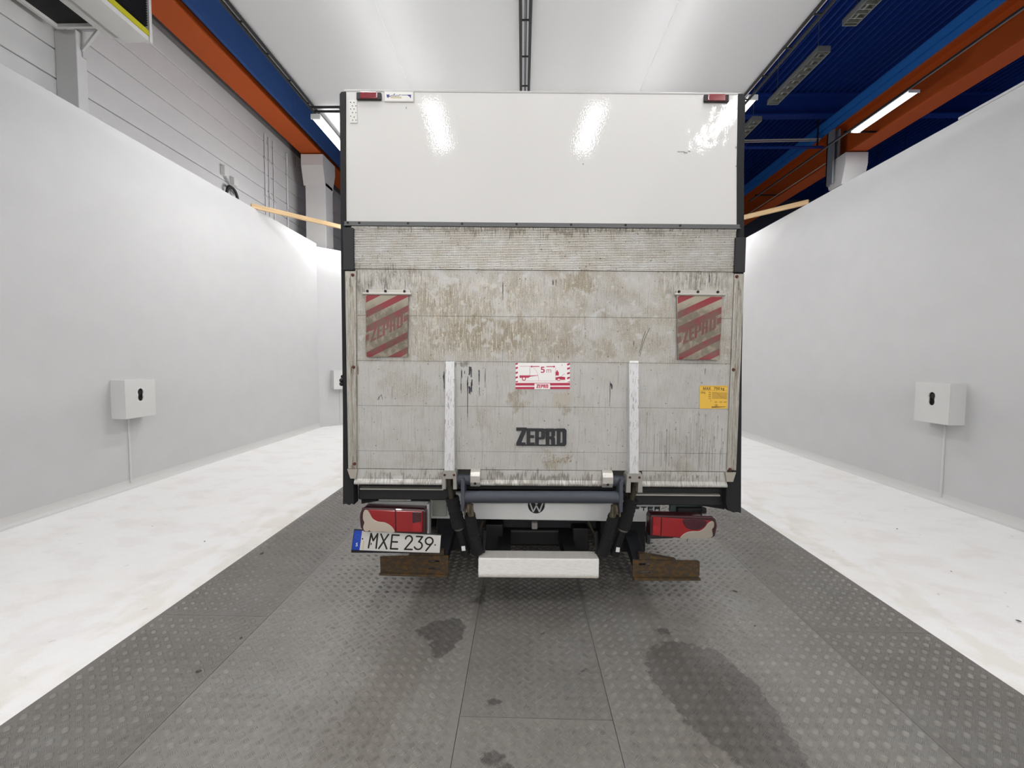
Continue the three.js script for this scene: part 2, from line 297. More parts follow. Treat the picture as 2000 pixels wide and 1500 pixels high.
// fan heater
{ const t = thing('fan_heater', 'large white fan heater with black louvres and a yellow strip, high on the wall', 'heater');
  const white = M(0xd9d8d4, 0.5), z0 = -5.74, z1 = -2.4;
  obj('casing', [profileZ([[-5.5, 5.84], [-5.24, 5.64], [-4.9, 5.64], [-4.9, 5.7], [-5.46, 5.7], [-5.46, 6.6], [-4.9, 6.6], [-4.9, 6.9], [-6.15, 6.9], [-6.15, 6.1], [-5.5, 6.1]], z0, z1), bx(-6.17, -5.45, 5.84, 6.2, z0 - 0.02, z0 + 0.015), bx(-6.17, -6.12, 5.84, 6.2, z0, z1), bx(-4.97, -4.885, 5.64, 6.9, z0 - 0.02, z0 + 0.02)], white, t);
  obj('intake_grille', bx(-6.12, -5.49, 5.88, 5.9, z0 + 0.02, z1), M(0x151414, 0.7), t);
  obj('yellow_strip', bx(-5.0, -4.895, 5.71, 5.775, z0 + 0.02, z1), M(0xc8c12c, 0.5), t);
  const fin = M(0x1b1b1f, 0.35, 0.3); for (let k = 0; k < 26; k++) obj('louvre', bx(-0.05, 0.05, -0.0015, 0.0015, z0 + 0.02, z1).rotateZ(0.45).translate(-4.95, 5.82 + k * 0.03, 0), fin, t);
}
// pipes and the fitting on the panelled wall
[[-10.64, 0.018, 'thin white conduit on the panelled wall, the one nearest the camera'], [-10.8, 0.014, 'thin white conduit on the panelled wall, middle one of the three close together'], [-11.0, 0.014, 'thin white conduit on the panelled wall, third from the camera'], [-11.62, 0.022, 'white pipe beside the far concrete column on the left']].forEach(([z, r, label]) => {
  const t = thing('wall_conduit', label, 'conduit'); obj('pipe', rod([-6.32, 3.4, z], [-6.32, 7.0, z], r), M(0xdcdcdc, 0.5), t);
  for (const y of [4.6, 5.5, 6.4]) obj('clip', bx(-6.35, -6.28, y, y + 0.03, z - 0.035, z + 0.035), M(0xcfcfcf, 0.5), t);
});
{ const t = thing('wall_socket', 'white double socket box with a black cable hanging over the partition top', 'socket', [-6.35, 5.3, -9.2]);
  const w = M(0xdededc, 0.45);
  obj('socket_box', bx(0, 0.1, 0.06, 0.27, 0.0, 0.13, 0.015), w, t); obj('socket_box', bx(0, 0.1, -0.02, 0.14, -0.3, -0.16, 0.015), w, t);
  obj('mounting_bar', [rod([0.05, 0.08, 0.06], [0.05, -0.2, -0.3], 0.018), rod([0.05, -0.17, -0.3], [0.12, -0.14, -0.1], 0.015)], M(0xaaaaaa, 0.4, 0.4), t);
  const c = new THREE.CatmullRomCurve3([V([0.06, -0.3, 0.05]), V([0.1, -0.13, 0.02]), V([0.12, -0.14, -0.1]), V([0.11, -0.25, -0.22]), V([0.08, -0.5, -0.28])]);
  obj('cable', new THREE.TubeGeometry(c, 24, 0.03, 8), black, t); }
// timber braces across the corners
const wood = M(0xf0e6d8, 0.7, 0, { map: pix(64, 512, (u, v, x, y) => { const n = noiseA(u * 3, v * 2) * 10 + noiseB(u * 14, v * 1.5) * 9; return [232 + n, 206 + n, 166 + n]; }) });
for (const [a, b, label] of [[[-4.6, 4.1, -7.3], [-0.15, 4.04, -11.95], 'bare timber batten running from the left partition top behind the truck'], [[4.6, 4.1, -7.2], [0.15, 4.04, -11.95], 'bare timber batten running from the right partition top behind the truck']]) tag(obj('timber_batten', bar(a, b, 0.045, 0.075), wood), label, 'batten');

// ---------------------------------------------------------------- cable ladders
function ladder(a, b, gap, across, label, step) {
  const t = thing('cable_ladder', label, 'cable tray'), A = V(a), B = V(b), n = Math.round(A.distanceTo(B) / step), s = V(across).multiplyScalar(gap / 2);
  for (const k of [-1, 1]) obj('rail', rod(A.clone().addScaledVector(s, k).toArray(), B.clone().addScaledVector(s, k).toArray(), 0.014, 0.014, 8), black, t);
  for (let i = 0; i <= n; i++) { const p = A.clone().lerp(B, i / n); obj('rung', rod(p.clone().addScaledVector(s, -1).toArray(), p.clone().addScaledVector(s, 1).toArray(), 0.008, 0.008, 6), black, t); }
  return t;
}
ladder([-2.505, 4.482, 7.7], [-2.505, 4.482, -11.9], 0.05, [1, 0, 0], 'long black cable ladder along the left edge of the white ceiling', 0.4);
ladder([2.5, 4.482, 7.7], [2.5, 4.482, -11.9], 0.085, [1, 0, 0], 'long black cable ladder along the right edge of the white ceiling', 0.4);
{ const t = ladder([0.005, 4.45, 7.7], [0.005, 4.45, -11.9], 0.085, [1, 0, 0], 'black cable ladder down the middle of the white ceiling', 0.45);
  obj('cable', rod([0.012, 4.462, 7.7], [0.012, 4.462, -11.9], 0.006, 0.006, 6), M(0x3b3f4c, 0.4), t); }
ladder([-2.46, 4.41, -5.1], [2.43, 4.41, -5.1], 0.085, [0, 0, 1], 'short-stepped black cable ladder crossing under the white ceiling beside the truck box', 0.32);

// ---------------------------------------------------------------- lamps
const glow = new THREE.MeshStandardMaterial({ color: 0xffffff, emissive: WHITE, emissiveIntensity: 2.2, roughness: 0.4 });
const lampTop = (x, y) => (x === -3.75 ? 8.995 : x === 3.75 || x > 10 || (y > 4.55 && y < 5) ? 8.87 : y > 5 ? 7.1 : x < -2 ? 4.468 : 4.5) - y;
const lampWhite = M(0xe6e6e4, 0.45);
function tubeLamp(x, y, z, len, label, group, power, flankOut = FLANK, flankIn = FLANK, wide = 1)   // flanks: away from the middle of the hall, and towards it
 {   // z: middle of the lamp
  const t = thing('tube_lamp', label, 'lamp', [x, y, z], 0, group);
  obj('lamp_housing', [bx(-0.055 * wide, 0.055 * wide, 0.0, 0.035, -len / 2, len / 2, 0.012), bx(-0.06 * wide, 0.06 * wide, -0.035, 0.03, -len / 2 - 0.02, -len / 2, 0.01), bx(-0.06 * wide, 0.06 * wide, -0.035, 0.03, len / 2, len / 2 + 0.02, 0.01)], lampWhite, t);
  const prof = []; for (let i = 0; i <= 8; i++) { const a = Math.PI + i / 8 * Math.PI; prof.push([0.055 * Math.cos(a), 0.04 * Math.sin(a)]); }
  obj('lamp_diffuser', profileZ(prof.map(([a, b]) => [a * wide, b]), -len / 2, len / 2), glow, t);
  obj('lamp_bracket', [rod([0, 0.03, -len / 3], [0, lampTop(x, y), -len / 3], 0.006, 0.006, 6), rod([0, 0.03, len / 3], [0, lampTop(x, y), len / 3], 0.006, 0.006, 6)], darkSteel, t);
  for (const [dx, dy, share] of [[0, -1, 1], [-1, 0, x < 0 ? flankOut : flankIn], [1, 0, x < 0 ? flankIn : flankOut]]) {   // light thrown down and to both sides
    if (!share) continue;
    const l = new THREE.RectAreaLight(WHITE, power * share, len, dx ? 0.07 : 0.11 * wide); l.name = 'lamp_light';
    l.position.set(dx * 0.066, dy * 0.045 - (dx ? 0.012 : 0), 0); l.up.set(0, 0, 1); l.lookAt(dx * 2, dy * 2 - (dx ? 0.012 : 0), 0);
    l.rotateZ(Math.PI / 2); t.add(l);
  }
  return t;
}
const rowName = ['leftmost row', 'second row from the left', 'third row from the left', 'rightmost row'];
const rowEdge = [[5.9, 0.72, -5.87, -8.9], [5.9, 0.15, -2.2, -5.9, -8.9]];
const where = (z) => (z > 3 ? 'well behind the camera' : z > -1 ? 'mirrored in the truck box' : z > -4 ? 'just above the frame' : z > -7 ? 'hidden by the truck box' : 'farthest, beyond the truck');
[-2.5, -1.2, 1.22, 2.67].forEach((x, i) => {
  const edge = i === 0 || i === 3;
  for (const z of rowEdge[edge ? 0 : 1]) {
    const label = z === -5.87 ? (i ? 'lit white tube lamp at the right edge of the ceiling beside the truck' : 'lit white tube lamp at the left edge of the ceiling beside the truck') : 'white tube lamp under the ceiling, ' + rowName[i] + ', ' + where(z);
    // the edge rows sit close under the ceiling and are open to the side; the inner rows hang lower and also light the ceiling
    tubeLamp(edge ? x : z > -1 ? x * 0.71 : x, edge ? (x < 0 ? 4.42 : 4.6) : 4.16, z, !edge && z === 0.15 ? 0.9 : 1.2, label, 'tube lamps under the white ceiling', z > 5 ? TUBE_LIGHT * 1.2 : TUBE_LIGHT, edge ? (x < 0 ? 2.2 : 0.25) : FLANK, edge ? 0.3 : FLANK);
  }
});
for (const x of [-1.25, 1.27]) for (const z of [5.2, 2.2, -0.8, -3.8, -6.8, -9.8]) tubeLamp(x, 4.98, z, 2.6, 'tube lamp above the translucent white ceiling, over the ' + (x < 0 ? 'left' : 'right') + ' seam, ' + (z > 4 ? 'first' : z > 2 ? 'second' : z > -1 ? 'third' : z > -4 ? 'fourth' : z > -7 ? 'fifth' : 'sixth') + ' from the front', 'tube lamps above the ceiling cloth', BACKLIGHT, 0, 0);
tubeLamp(7.84, 6.98, -9.9, 1.5, 'bright tube lamp hanging beside the orange beam on the right', 'tube lamps on the rail along the right beam', HALL_LIGHT * 0.5, 0, 0, 1.9);
[-3.4, -1.7, 0, 1.7, 3.4].forEach((x, i) => {               // a row across the studio behind the camera, open towards the vehicle
  tubeLamp(x, 3.9, 6.6, 1.2, 'tube lamp in the row across the studio behind the camera, ' + ['first', 'second', 'third', 'fourth', 'fifth'][i] + ' from the left', 'tube lamps behind the camera', TUBE_LIGHT, x < 0 ? 0.2 : 1.7, x < 0 ? 1.7 : 0.2).rotation.y = Math.PI / 2;
});
for (const s of [-1, 1]) tubeLamp(s * 3.75, 4.45, -10.1, 1.2, s < 0 ? 'tube lamp above the left angled corner wall, hidden by the truck' : 'tube lamp above the right angled corner wall, hidden by the truck', 'tube lamps over the corner walls', TUBE_LIGHT * 0.8, 2.6, 0.3);
for (const [z, w] of [[-14, 'fourth'], [-8.5, 'third'], [-3, 'second'], [2.5, 'first']]) tubeLamp(11.4, 6.5, z, 1.5, 'tube lamp over the aisle beyond the right partition, ' + w + ' from the front', 'tube lamps over the side aisle', 75, 0, 0);
for (const [z, w] of [[-3.9, 'out to the right of the frame'], [2.1, 'behind the camera']]) tubeLamp(7.84, 6.98, z, 1.5, 'tube lamp on the rail along the right beam, ' + w, 'tube lamps on the rail along the right beam', HALL_LIGHT * 0.5, 0, 0, 1.9);
{ const t = thing('lamp_rail', 'thin dark rail along the orange beam that carries the bright tube lamp', 'rail');
  obj('rail', [bx(7.825, 7.85, 7.1, 7.125, -15.5, 10)], M(0x3a3a3c, 0.5, 0.4), t); obj('cable', [rod([7.92, 7.14, -15.5], [7.92, 7.14, 10], 0.012, 0.012, 6)], M(0x8b8b88, 0.5), t);
  for (const z of [-15, -11, -7, -3, 1, 5, 9]) obj('rail_arm', [bx(7.8, 8.66, 7.13, 7.16, z - 0.02, z + 0.02)], darkSteel, t); }
tag(obj('beam_conduit', rod([8.4, 7.06, -19], [8.4, 7.06, -12.2], 0.014), M(0xb9aaa0, 0.5)), 'thin pale conduit along the orange beam beyond the right column', 'conduit');
// unlit louvre lamps over the right side
const lampGrey = M(0x96978f, 0.35, 0.4);
function louvreLamp(z, label) {
  const t = thing('louvre_lamp', label, 'lamp', [5.1, 6.8, z], 0);
  obj('lamp_housing', [bx(-0.11, -0.1, 0, 0.1, -0.75, 0.75), bx(0.1, 0.11, 0, 0.1, -0.75, 0.75), bx(-0.11, 0.11, 0.09, 0.1, -0.75, 0.75), bx(-0.11, 0.11, 0, 0.1, -0.76, -0.75), bx(-0.11, 0.11, 0, 0.1, 0.75, 0.76)], lampGrey, t);
  for (let k = 0; k < 17; k++) obj('louvre_blade', bx(-0.1, 0.1, 0.005, 0.06, -0.004, 0.004).translate(0, 0, -0.7 + k * 0.0875), k % 2 ? chrome : lampGrey, t);
  obj('tube', [rod([-0.04, 0.075, -0.72], [-0.04, 0.075, 0.72], 0.013), rod([0.04, 0.075, -0.72], [0.04, 0.075, 0.72], 0.013)], M(0xdfe2e0, 0.3), t);
  obj('hanging_chain', [rod([0, 0.1, -0.6], [0, 2.1, -0.6], 0.006, 0.006, 6), rod([0, 0.1, 0.6], [0, 2.1, 0.6], 0.006, 0.006, 6)], M(0x777777, 0.4, 0.6), t);
  return t;
}
louvreLamp(-6.42, 'unlit louvre lamp under the blue roof, cut by the upper frame edge'); louvreLamp(-8.5, 'unlit louvre lamp under the blue roof, whole and nearest above the truck corner'); louvreLamp(-10.6, 'unlit louvre lamp half hidden behind the truck box');
{ const t = thing('conduit_run', 'pale cables and conduit crossing under the blue roof behind the truck', 'conduit');
  obj('pipe', [rod([3, 7.72, -12.6], [8.3, 7.78, -12.6], 0.02), rod([3, 7.67, -12.62], [8.3, 7.74, -12.62], 0.015)], M(0xb3aca0, 0.5), t); obj('tray', bx(3, 8.4, 7.55, 7.58, -12.68, -12.57), roofBlue, t); obj('hanger', [bx(3.2, 3.23, 7.58, 8.3, -12.6, -12.57), bx(5.7, 5.73, 7.58, 8.3, -12.6, -12.57), bx(8.2, 8.23, 7.58, 8.3, -12.6, -12.57)], darkSteel, t); }

// ---------------------------------------------------------------- wall boxes
const boxWhite = M(0xcdcdcb, 0.5);
function wallBox(x, z, s, y, label, turn = 0) {              // s: which way it faces (+1 towards +x)
  const t = thing('wall_box', label, 'box', [x, y, z], turn, 'white boxes on the partition walls');
  const w = 0.195, h = 0.215, d = 0.165, hole = [];
  for (let i = 0; i <= 16; i++) { const a = -0.5 + (Math.PI + 1) * i / 16; hole.push([0.037 * Math.cos(a), 0.075 + 0.04 * Math.sin(a)]); }
  for (let i = 0; i <= 16; i++) { const a = Math.PI - 0.5 + (Math.PI + 1) * i / 16; hole.push([0.035 * Math.cos(a), 0.01 + 0.038 * Math.sin(a)]); }
  const q = Math.PI / 2 * s;
  obj('front_panel', poly([[-w, -h], [w, -h], [w, h], [-w, h]], d - 0.012, d, 0.001, [hole.reverse()]).rotateY(q), boxWhite, t);
  obj('box_sides', [bx(-w, w, h - 0.012, h, 0, d - 0.012), bx(-w, w, -h, -h + 0.012, 0, d - 0.012), bx(-w, -w + 0.012, -h + 0.012, h - 0.012, 0, d - 0.012), bx(w - 0.012, w, -h + 0.012, h - 0.012, 0, d - 0.012)].map((g) => g.rotateY(q)), boxWhite, t);
  obj('box_back', bx(-w + 0.012, w - 0.012, -h + 0.012, h - 0.012, 0.001, 0.008).rotateY(q), boxWhite, t);
  obj('lens', new THREE.CylinderGeometry(0.03, 0.03, 0.03, 20).rotateX(Math.PI / 2).translate(0, 0.07, d - 0.03).rotateY(q), M(0x0a0a0a, 0.08), t);
  obj('cable_duct', bx(-0.007, 0.007, -y + 0.06, -h, 0, 0.016, 0.002).rotateY(q), boxWhite, t);
  return t;
}
wallBox(-4.55, -4.83, 1, 1.05, 'white box with a dark keyhole opening on the left partition');
wallBox(4.55, -4.7, -1, 1.085, 'white box with a dark keyhole opening on the right partition');
wallBox(-4.22, -9.83, 1, 1.06, 'pale white box on the angled corner wall, partly hidden by the truck', -Math.PI / 4);

// ---------------------------------------------------------------- the truck
const truck = thing('truck', 'white box truck with a raised dirty aluminium tail lift, seen from behind', 'truck', [0.1095, 0, -2.42]);
truck.rotation.set(0, 0.0238, -0.0025, 'YXZ');
const doorBump = pix(1024, 360, (u, v) => {                 // painted panel, 2.16 x 0.72 m: orange peel, and a few dents in the upper right corner
  const x = u * 2.16, y = v * 0.72, dent = sstep(0.35, 0.1, Math.hypot((x - 2.03) / 0.9, (y - 0.56) / 0.75));
  return [128 + 16 * noiseB(x * 95, y * 60) + 9 * noiseC(x * 190, y * 150) + 90 * dent * noiseA(x * 16, y * 13)];
}, false);
const boxPaint = M(0xd3d2cf, 0.06, 0, { bumpMap: doorBump, bumpScale: 0.0008 });
const bodyWhite = M(0xdcdbd7, 0.4);
const K = 957, LX = -1.07, LY = 2.268;                      // the tail lift's picture: pixels per metre, its upper left corner
const glyph = {                                             // heavy block letters, in a 730 x 265 field
  Z: [[[0, 0], [150, 0], [150, 25], [72, 220], [133, 220], [133, 265], [0, 265], [0, 228], [80, 45], [0, 45]]],
  E: [[[150, 10], [268, 10], [268, 50], [202, 50], [202, 110], [258, 110], [258, 150], [202, 150], [202, 220], [264, 220], [264, 265], [150, 265]]],
  P: [[[275, 10], [395, 10], [418, 32], [418, 148], [395, 170], [328, 170], [328, 265], [275, 265]], [[328, 55], [362, 55], [362, 140], [328, 140]]],
  R: [[[430, 10], [545, 10], [562, 30], [562, 110], [548, 132], [562, 150], [566, 265], [512, 265], [508, 165], [482, 165], [482, 265], [430, 265]], [[482, 55], [510, 55], [510, 125], [482, 125]]],
  O: [[[590, 8], [705, 8], [728, 32], [728, 240], [705, 265], [590, 265]], [[642, 55], [674, 55], [674, 222], [642, 222]]],
};
function blockText(ctx, x, y, w, h, color) {
  ctx.fillStyle = color;
  for (const ch of 'ZEPRO') { ctx.beginPath(); for (const ring of glyph[ch]) ring.forEach(([a, b], i) => ctx[i ? 'lineTo' : 'moveTo'](x + a / 730 * w, y + b / 265 * h)), ctx.closePath(); ctx.fill('evenodd'); }
}
// the dirt on the tail lift: brown road film with grain and runs, wiped patches, scuffs
const dirt = (() => {
  const W = 2048, Hh = 1424, brown = [[950, 650, 190, 55, 0.75], [860, 590, 90, 70, 0.6], [1000, 560, 90, 40, 0.5], [930, 620, 120, 90, 0.45], [1120, 550, 60, 28, 0.7], [1110, 670, 110, 38, 0.55], [1180, 680, 40, 30, 0.5], [800, 755, 55, 45, 0.3], [760, 735, 30, 40, 0.3], [1265, 660, 45, 30, 0.4], [1010, 775, 18, 25, 0.55], [1090, 785, 20, 20, 0.5], [1085, 895, 30, 16, 0.55], [1395, 600, 25, 70, 0.25], [700, 640, 14, 120, 0.3], [985, 840, 60, 60, 0.16], [945, 815, 25, 40, 0.3], [1090, 490, 90, 20, 0.3], [780, 480, 60, 40, 0.12], [1050, 450, 400, 12, 0.45], [1330, 905, 25, 30, 0.35], [800, 890, 30, 30, 0.25]];
  const grey = [[760, 545, 70, 17, 0.85], [700, 555, 22, 34, 0.7], [1350, 548, 75, 20, 0.75], [1180, 590, 60, 50, 0.15], [1330, 870, 50, 60, 0.18], [1050, 445, 420, 9, 0.55], [1340, 770, 90, 80, 0.1], [1050, 936, 420, 12, 0.7]];
  const wiped = [[853, 545, 17, 28, 0.9], [850, 580, 10, 30, 0.85], [915, 540, 22, 22, 0.55], [975, 590, 14, 55, 0.7], [952, 645, 24, 16, 0.75], [1045, 545, 36, 22, 0.5], [1150, 625, 32, 34, 0.65], [1135, 670, 16, 40, 0.55], [1205, 600, 26, 14, 0.8], [760, 560, 40, 9, 0.55], [745, 490, 28, 30, 0.5], [1230, 545, 50, 30, 0.45], [1370, 490, 40, 26, 0.5], [1340, 690, 60, 14, 0.5], [720, 730, 22, 40, 0.3], [745, 720, 60, 9, 0.35]];
  const blob = (list, x, y) => { let s = 0; for (const [cx, cy, rx, ry, w] of list) { const d = Math.hypot((x - cx) / rx, (y - cy) / ry); if (d < 1.25) s = Math.max(s, w * sstep(1.25, 0.2, d)); } return s; };
  return canvas(W, Hh, (ctx) => {
    const im = ctx.createImageData(W, Hh), d = im.data;
    for (let j = 0; j < Hh; j++) for (let i = 0; i < W; i++) {
      const x = (i / K + LX) * 345.5 + 1056, y = (2.24 - (LY - j / K)) * 344.8 + 447;
      const wx = x + 16 * noiseA(x / 40, y / 40) + 6 * noiseB(x / 9, y / 14), wy = y + 14 * noiseB(x / 38, y / 42) + 10 * noiseC(x / 4, y / 30);
      const grain = fbm(noiseA, x / 2.2, y / 2.6, 3), run = fbm(noiseB, x / 2.4, y / 46, 3), soft = fbm(noiseC, x / 55, y / 60, 3);
      let br = blob(brown, wx, wy), gr = blob(grey, wx, wy); const wp = clamp(blob(wiped, wx, wy) + 0.8 * sstep(0.25, 0.55, fbm(noiseB, x / 42 + 30, y / 34, 3)) * (y < 705 ? 1 : 0.3));
      const upper = sstep(712, 700, y) * (y < 528 ? 0.5 : 1), film = clamp(0.34 * upper + 0.14 + 0.5 * soft * (0.4 + 0.6 * upper));
      br = clamp(Math.max(br * 1.25, film * 0.8) * (1 - wp) * (0.9 + 0.55 * grain + 0.4 * run)); gr = clamp(gr * (1 - 0.6 * wp) * (0.85 + 0.5 * grain + 0.4 * run));
      const streak = clamp(0.5 + run * 1.1) * 0.12;
      let r = 226 + 8 * grain - 60 * streak, g = 225 + 8 * grain - 60 * streak, b = 222 + 8 * grain - 66 * streak;
      r += (164 - r) * br; g += (150 - g) * br; b += (124 - b) * br;
      r += (122 - r) * gr; g += (117 - g) * gr; b += (105 - b) * gr;
      const sp = noiseC(x * 0.55, y * 0.55), sp2 = noiseA(x * 0.4 + 40, y * 0.4);
      if (sp > 0.78 - 0.25 * br) { const k = 0.4 * sstep(0.0, 0.2, sp - (0.78 - 0.25 * br)); r *= 1 - k; g *= 1 - k; b *= 1 - k; }
      if (br > 0.2 && sp2 > 0.6) { const k = sstep(0.6, 0.8, sp2); r += 46 * k; g += 46 * k; b += 44 * k; }
      const o = (j * W + i) * 4; d[o] = r; d[o + 1] = g; d[o + 2] = b; d[o + 3] = 255;
    }
    ctx.putImageData(im, 0, 0);
    ctx.setTransform(K / 345.5, 0, 0, K / 344.8, (-1056 / 345.5 - LX) * K, (LY - 2.24 - 447 / 344.8) * K);
    const run = (x, y, l, w, c, a) => { ctx.globalAlpha = a; ctx.strokeStyle = c; ctx.lineCap = 'round'; ctx.lineWidth = w; ctx.beginPath(); ctx.moveTo(x, y); ctx.quadraticCurveTo(x + R(-0.6, 0.6), y + l / 2, x + R(-0.4, 0.4), y + l); ctx.stroke(); if (w < 2 && rnd() < 0.4) { ctx.lineWidth = w * 1.7; ctx.beginPath(); ctx.moveTo(x, y); ctx.lineTo(x, y + Math.min(3, l * 0.2)); ctx.stroke(); } };
    for (let k = 0; k < 900; k++) { const x = R(790, 1075) + R(-40, 40), y = R(540, 690); run(x, y, R(2, 18) * (rnd() < 0.15 ? 1.8 : 1), R(0.6, 1.7), rnd() < 0.7 ? '#e9e0cd' : '#dddad4', R(0.35, 0.85)); }
    for (let k = 0; k < 420; k++) run(R(695, 1425), R(532, 690), R(6, 34), R(0.4, 1.1), rnd() < 0.6 ? '#e6e4e0' : '#8f8575', R(0.2, 0.6));
    for (let k = 0; k < 700; k++) run(R(695, 1425), R(706, 900), R(10, 60), R(0.4, 1.2), rnd() < 0.55 ? '#8e887a' : '#d3d2ce', R(0.12, 0.36));
    for (let k = 0; k < 240; k++) run(R(700, 840), R(527, 545), R(6, 26), R(0.5, 1.3), '#e2ded4', R(0.3, 0.7));
    for (let k = 0; k < 200; k++) run(R(1285, 1430), R(528, 545), R(8, 34), R(0.5, 1.4), '#e4e1d8', R(0.3, 0.7));
    for (let k = 0; k < 150; k++) run(R(1255, 1420), R(795, 880), R(20, 80), R(0.6, 1.8), rnd() < 0.6 ? '#d6d4cf' : '#837f74', R(0.2, 0.5));
    for (let k = 0; k < 70; k++) run(R(1075, 1112), R(760, 770), R(8, 30), R(0.8, 1.6), '#d2c9b6', R(0.3, 0.6));
    for (let k = 0; k < 260; k++) run(R(690, 1440), R(438, 450), R(2, 9), R(0.8, 2.2), rnd() < 0.5 ? '#d0cdc4' : '#6d675a', R(0.3, 0.7));
    for (let k = 0; k < 700; k++) { ctx.globalAlpha = R(0.25, 0.7); ctx.fillStyle = rnd() < 0.7 ? '#4b4234' : '#2f2c27'; ctx.beginPath(); ctx.arc(R(690, 1440), rnd() < 0.45 ? R(440, 530) : R(530, 900), R(0.4, 1.1), 0, 7); ctx.fill(); }
    for (let k = 0; k < 90; k++) run(R(695, 1420), R(921, 925), R(4, 24), R(0.6, 2.2), rnd() < 0.5 ? '#7d7564' : '#cfccc3', R(0.25, 0.6));
    // scuffs beside the lift arms
    for (const [x, y, l, w] of [[865, 722, 46, 2], [864, 727, 18, 2.6], [899, 717, 30, 2], [898, 742, 26, 1.6], [905, 720, 10, 1.4], [911, 730, 100, 1.6], [911, 736, 34, 2.4], [916, 713, 20, 5], [918, 738, 26, 4], [915, 752, 18, 3], [933, 719, 30, 2], [934, 752, 26, 1.2], [945, 716, 50, 1], [1188, 738, 56, 1.6], [1190, 744, 12, 4], [1232, 660, 16, 1.5], [978, 548, 40, 1.2], [1074, 545, 18, 1.8], [1080, 545, 14, 1.2], [1372, 712, 14, 1], [1374, 530, 22, 1.4], [738, 772, 8, 1]]) for (let k = 0; k < 5; k++) run(x + R(-w, w) * 0.4, y + R(0, l * 0.3), l * R(0.3, 0.75), Math.max(0.5, w * R(0.2, 0.6)), '#26262a', R(0.5, 0.9));
    ctx.globalAlpha = 0.75; ctx.strokeStyle = '#4a4540'; ctx.lineWidth = 1; ctx.beginPath(); ctx.moveTo(1262, 636); ctx.quadraticCurveTo(1250, 660, 1244, 690); ctx.moveTo(1254, 642); ctx.quadraticCurveTo(1248, 660, 1243, 684); ctx.moveTo(735, 779); ctx.lineTo(743, 769); ctx.lineTo(745, 778); ctx.stroke();
    ctx.globalAlpha = 0.6; for (let k = 0; k < 60; k++) { ctx.fillStyle = '#a07d58'; ctx.beginPath(); ctx.arc(R(1055, 1115), R(884, 900), R(0.4, 1.2), 0, 7); ctx.fill(); }
    ctx.globalAlpha = 0.5; for (let k = 0; k < 26; k++) run(R(868, 910), R(704, 710), R(2, 6), R(2, 6), '#8d8a82', 0.4);
    ctx.globalAlpha = 1; ctx.fillStyle = '#e2e1dd'; ctx.fillRect(765, 928, 18, 8);
    for (const [x, y] of [[694, 538], [698, 716]]) { ctx.globalAlpha = 0.5; ctx.fillStyle = '#5a3e2c'; ctx.beginPath(); ctx.ellipse(x, y + 6, 1.6, 9, 0, 0, 7); ctx.fill(); }
  });
})();
const onLift = (g) => uvXY(g, LX, LY - 1424 / K, 2048 / K, 1424 / K);
const liftMat = M(0xd6d6d6, 0.42, 0.15, { map: dirt, bumpMap: rep(speckle, 5, 4), bumpScale: 0.0005 });
const ribMat = M(0xe8e8e8, 0.3, 0.3, { map: dirt, bumpMap: rep(peel, 9, 1), bumpScale: 0.0012 });
const armAlu = M(0xdcdcdc, 0.36, 0.2, { map: canvas(128, 1024, (ctx) => { ctx.fillStyle = '#eeeeee'; ctx.fillRect(0, 0, 128, 1024); for (let k = 0; k < 500; k++) { ctx.globalAlpha = R(0.1, 0.5); ctx.fillStyle = rnd() < 0.6 ? '#f2f2f3' : '#a9a6a0'; ctx.fillRect(R(0, 128), R(0, 1024), R(1, 5), R(8, 90)); } for (let k = 0; k < 26; k++) { ctx.globalAlpha = R(0.25, 0.55); ctx.fillStyle = '#4a4a4c'; ctx.fillRect(R(10, 110), R(0, 500) + (k % 3) * 150, R(2, 5), R(8, 50)); } }) });

// box body, cab and running gear beyond the rear
obj('cargo_box', [bx(-1.085, 1.05, 0.86, 2.955, -4.3, -0.06, 0.02)], bodyWhite, truck);
{ const cab = partOf('cab', truck), prof = [[-4.4, 0.45], [-6.15, 0.45], [-6.3, 0.6], [-6.28, 0.95], [-5.75, 1.25], [-5.25, 2.25], [-4.95, 2.4], [-4.4, 2.42]];
  obj('cab_body', profileX(prof, -0.98, 0.94), bodyWhite, cab); obj('windscreen', hexa([[-0.85, 1.3, -5.76], [0.82, 1.3, -5.76], [0.82, 1.3, -5.72], [-0.85, 1.3, -5.72]], [[-0.8, 2.18, -5.32], [0.78, 2.18, -5.32], [0.78, 2.18, -5.28], [-0.8, 2.18, -5.28]]), M(0x0c1012, 0.05), cab);
  for (const s of [-1, 1]) obj('side_window', bx(s > 0 ? 0.93 : -0.99, s > 0 ? 0.95 : -0.97, 1.35, 2.1, -5.2, -4.55), M(0x0c1012, 0.05), cab); }
function wheel(x, z, w) {
  const t = partOf('wheel', truck), R0 = 0.345, pr = [[0.2, -w / 2], [R0 - 0.04, -w / 2], [R0, -w / 2 + 0.03], [R0, w / 2 - 0.03], [R0 - 0.04, w / 2], [0.2, w / 2]].map(([r, y]) => new THREE.Vector2(r, y));
  obj('tyre', new THREE.LatheGeometry(pr, 32).rotateZ(Math.PI / 2).translate(x, R0 + 0.006, z), rubber, t);
  obj('rim', new THREE.CylinderGeometry(0.205, 0.205, w * 0.7, 24).rotateZ(Math.PI / 2).translate(x, R0 + 0.006, z), M(0x8a8a88, 0.5, 0.5), t);
}
for (const s of [-1, 1]) { wheel(s * 0.9 - 0.02, -1.45, 0.19); wheel(s * 0.68 - 0.02, -1.45, 0.19); wheel(s * 0.84 - 0.02, -5.3, 0.22); }
obj('rear_axle', [rod([-0.6, 0.36, -1.45], [0.6, 0.36, -1.45], 0.06), new THREE.SphereGeometry(0.17, 16, 12).translate(0, 0.38, -1.45)], chassisBlack, truck);
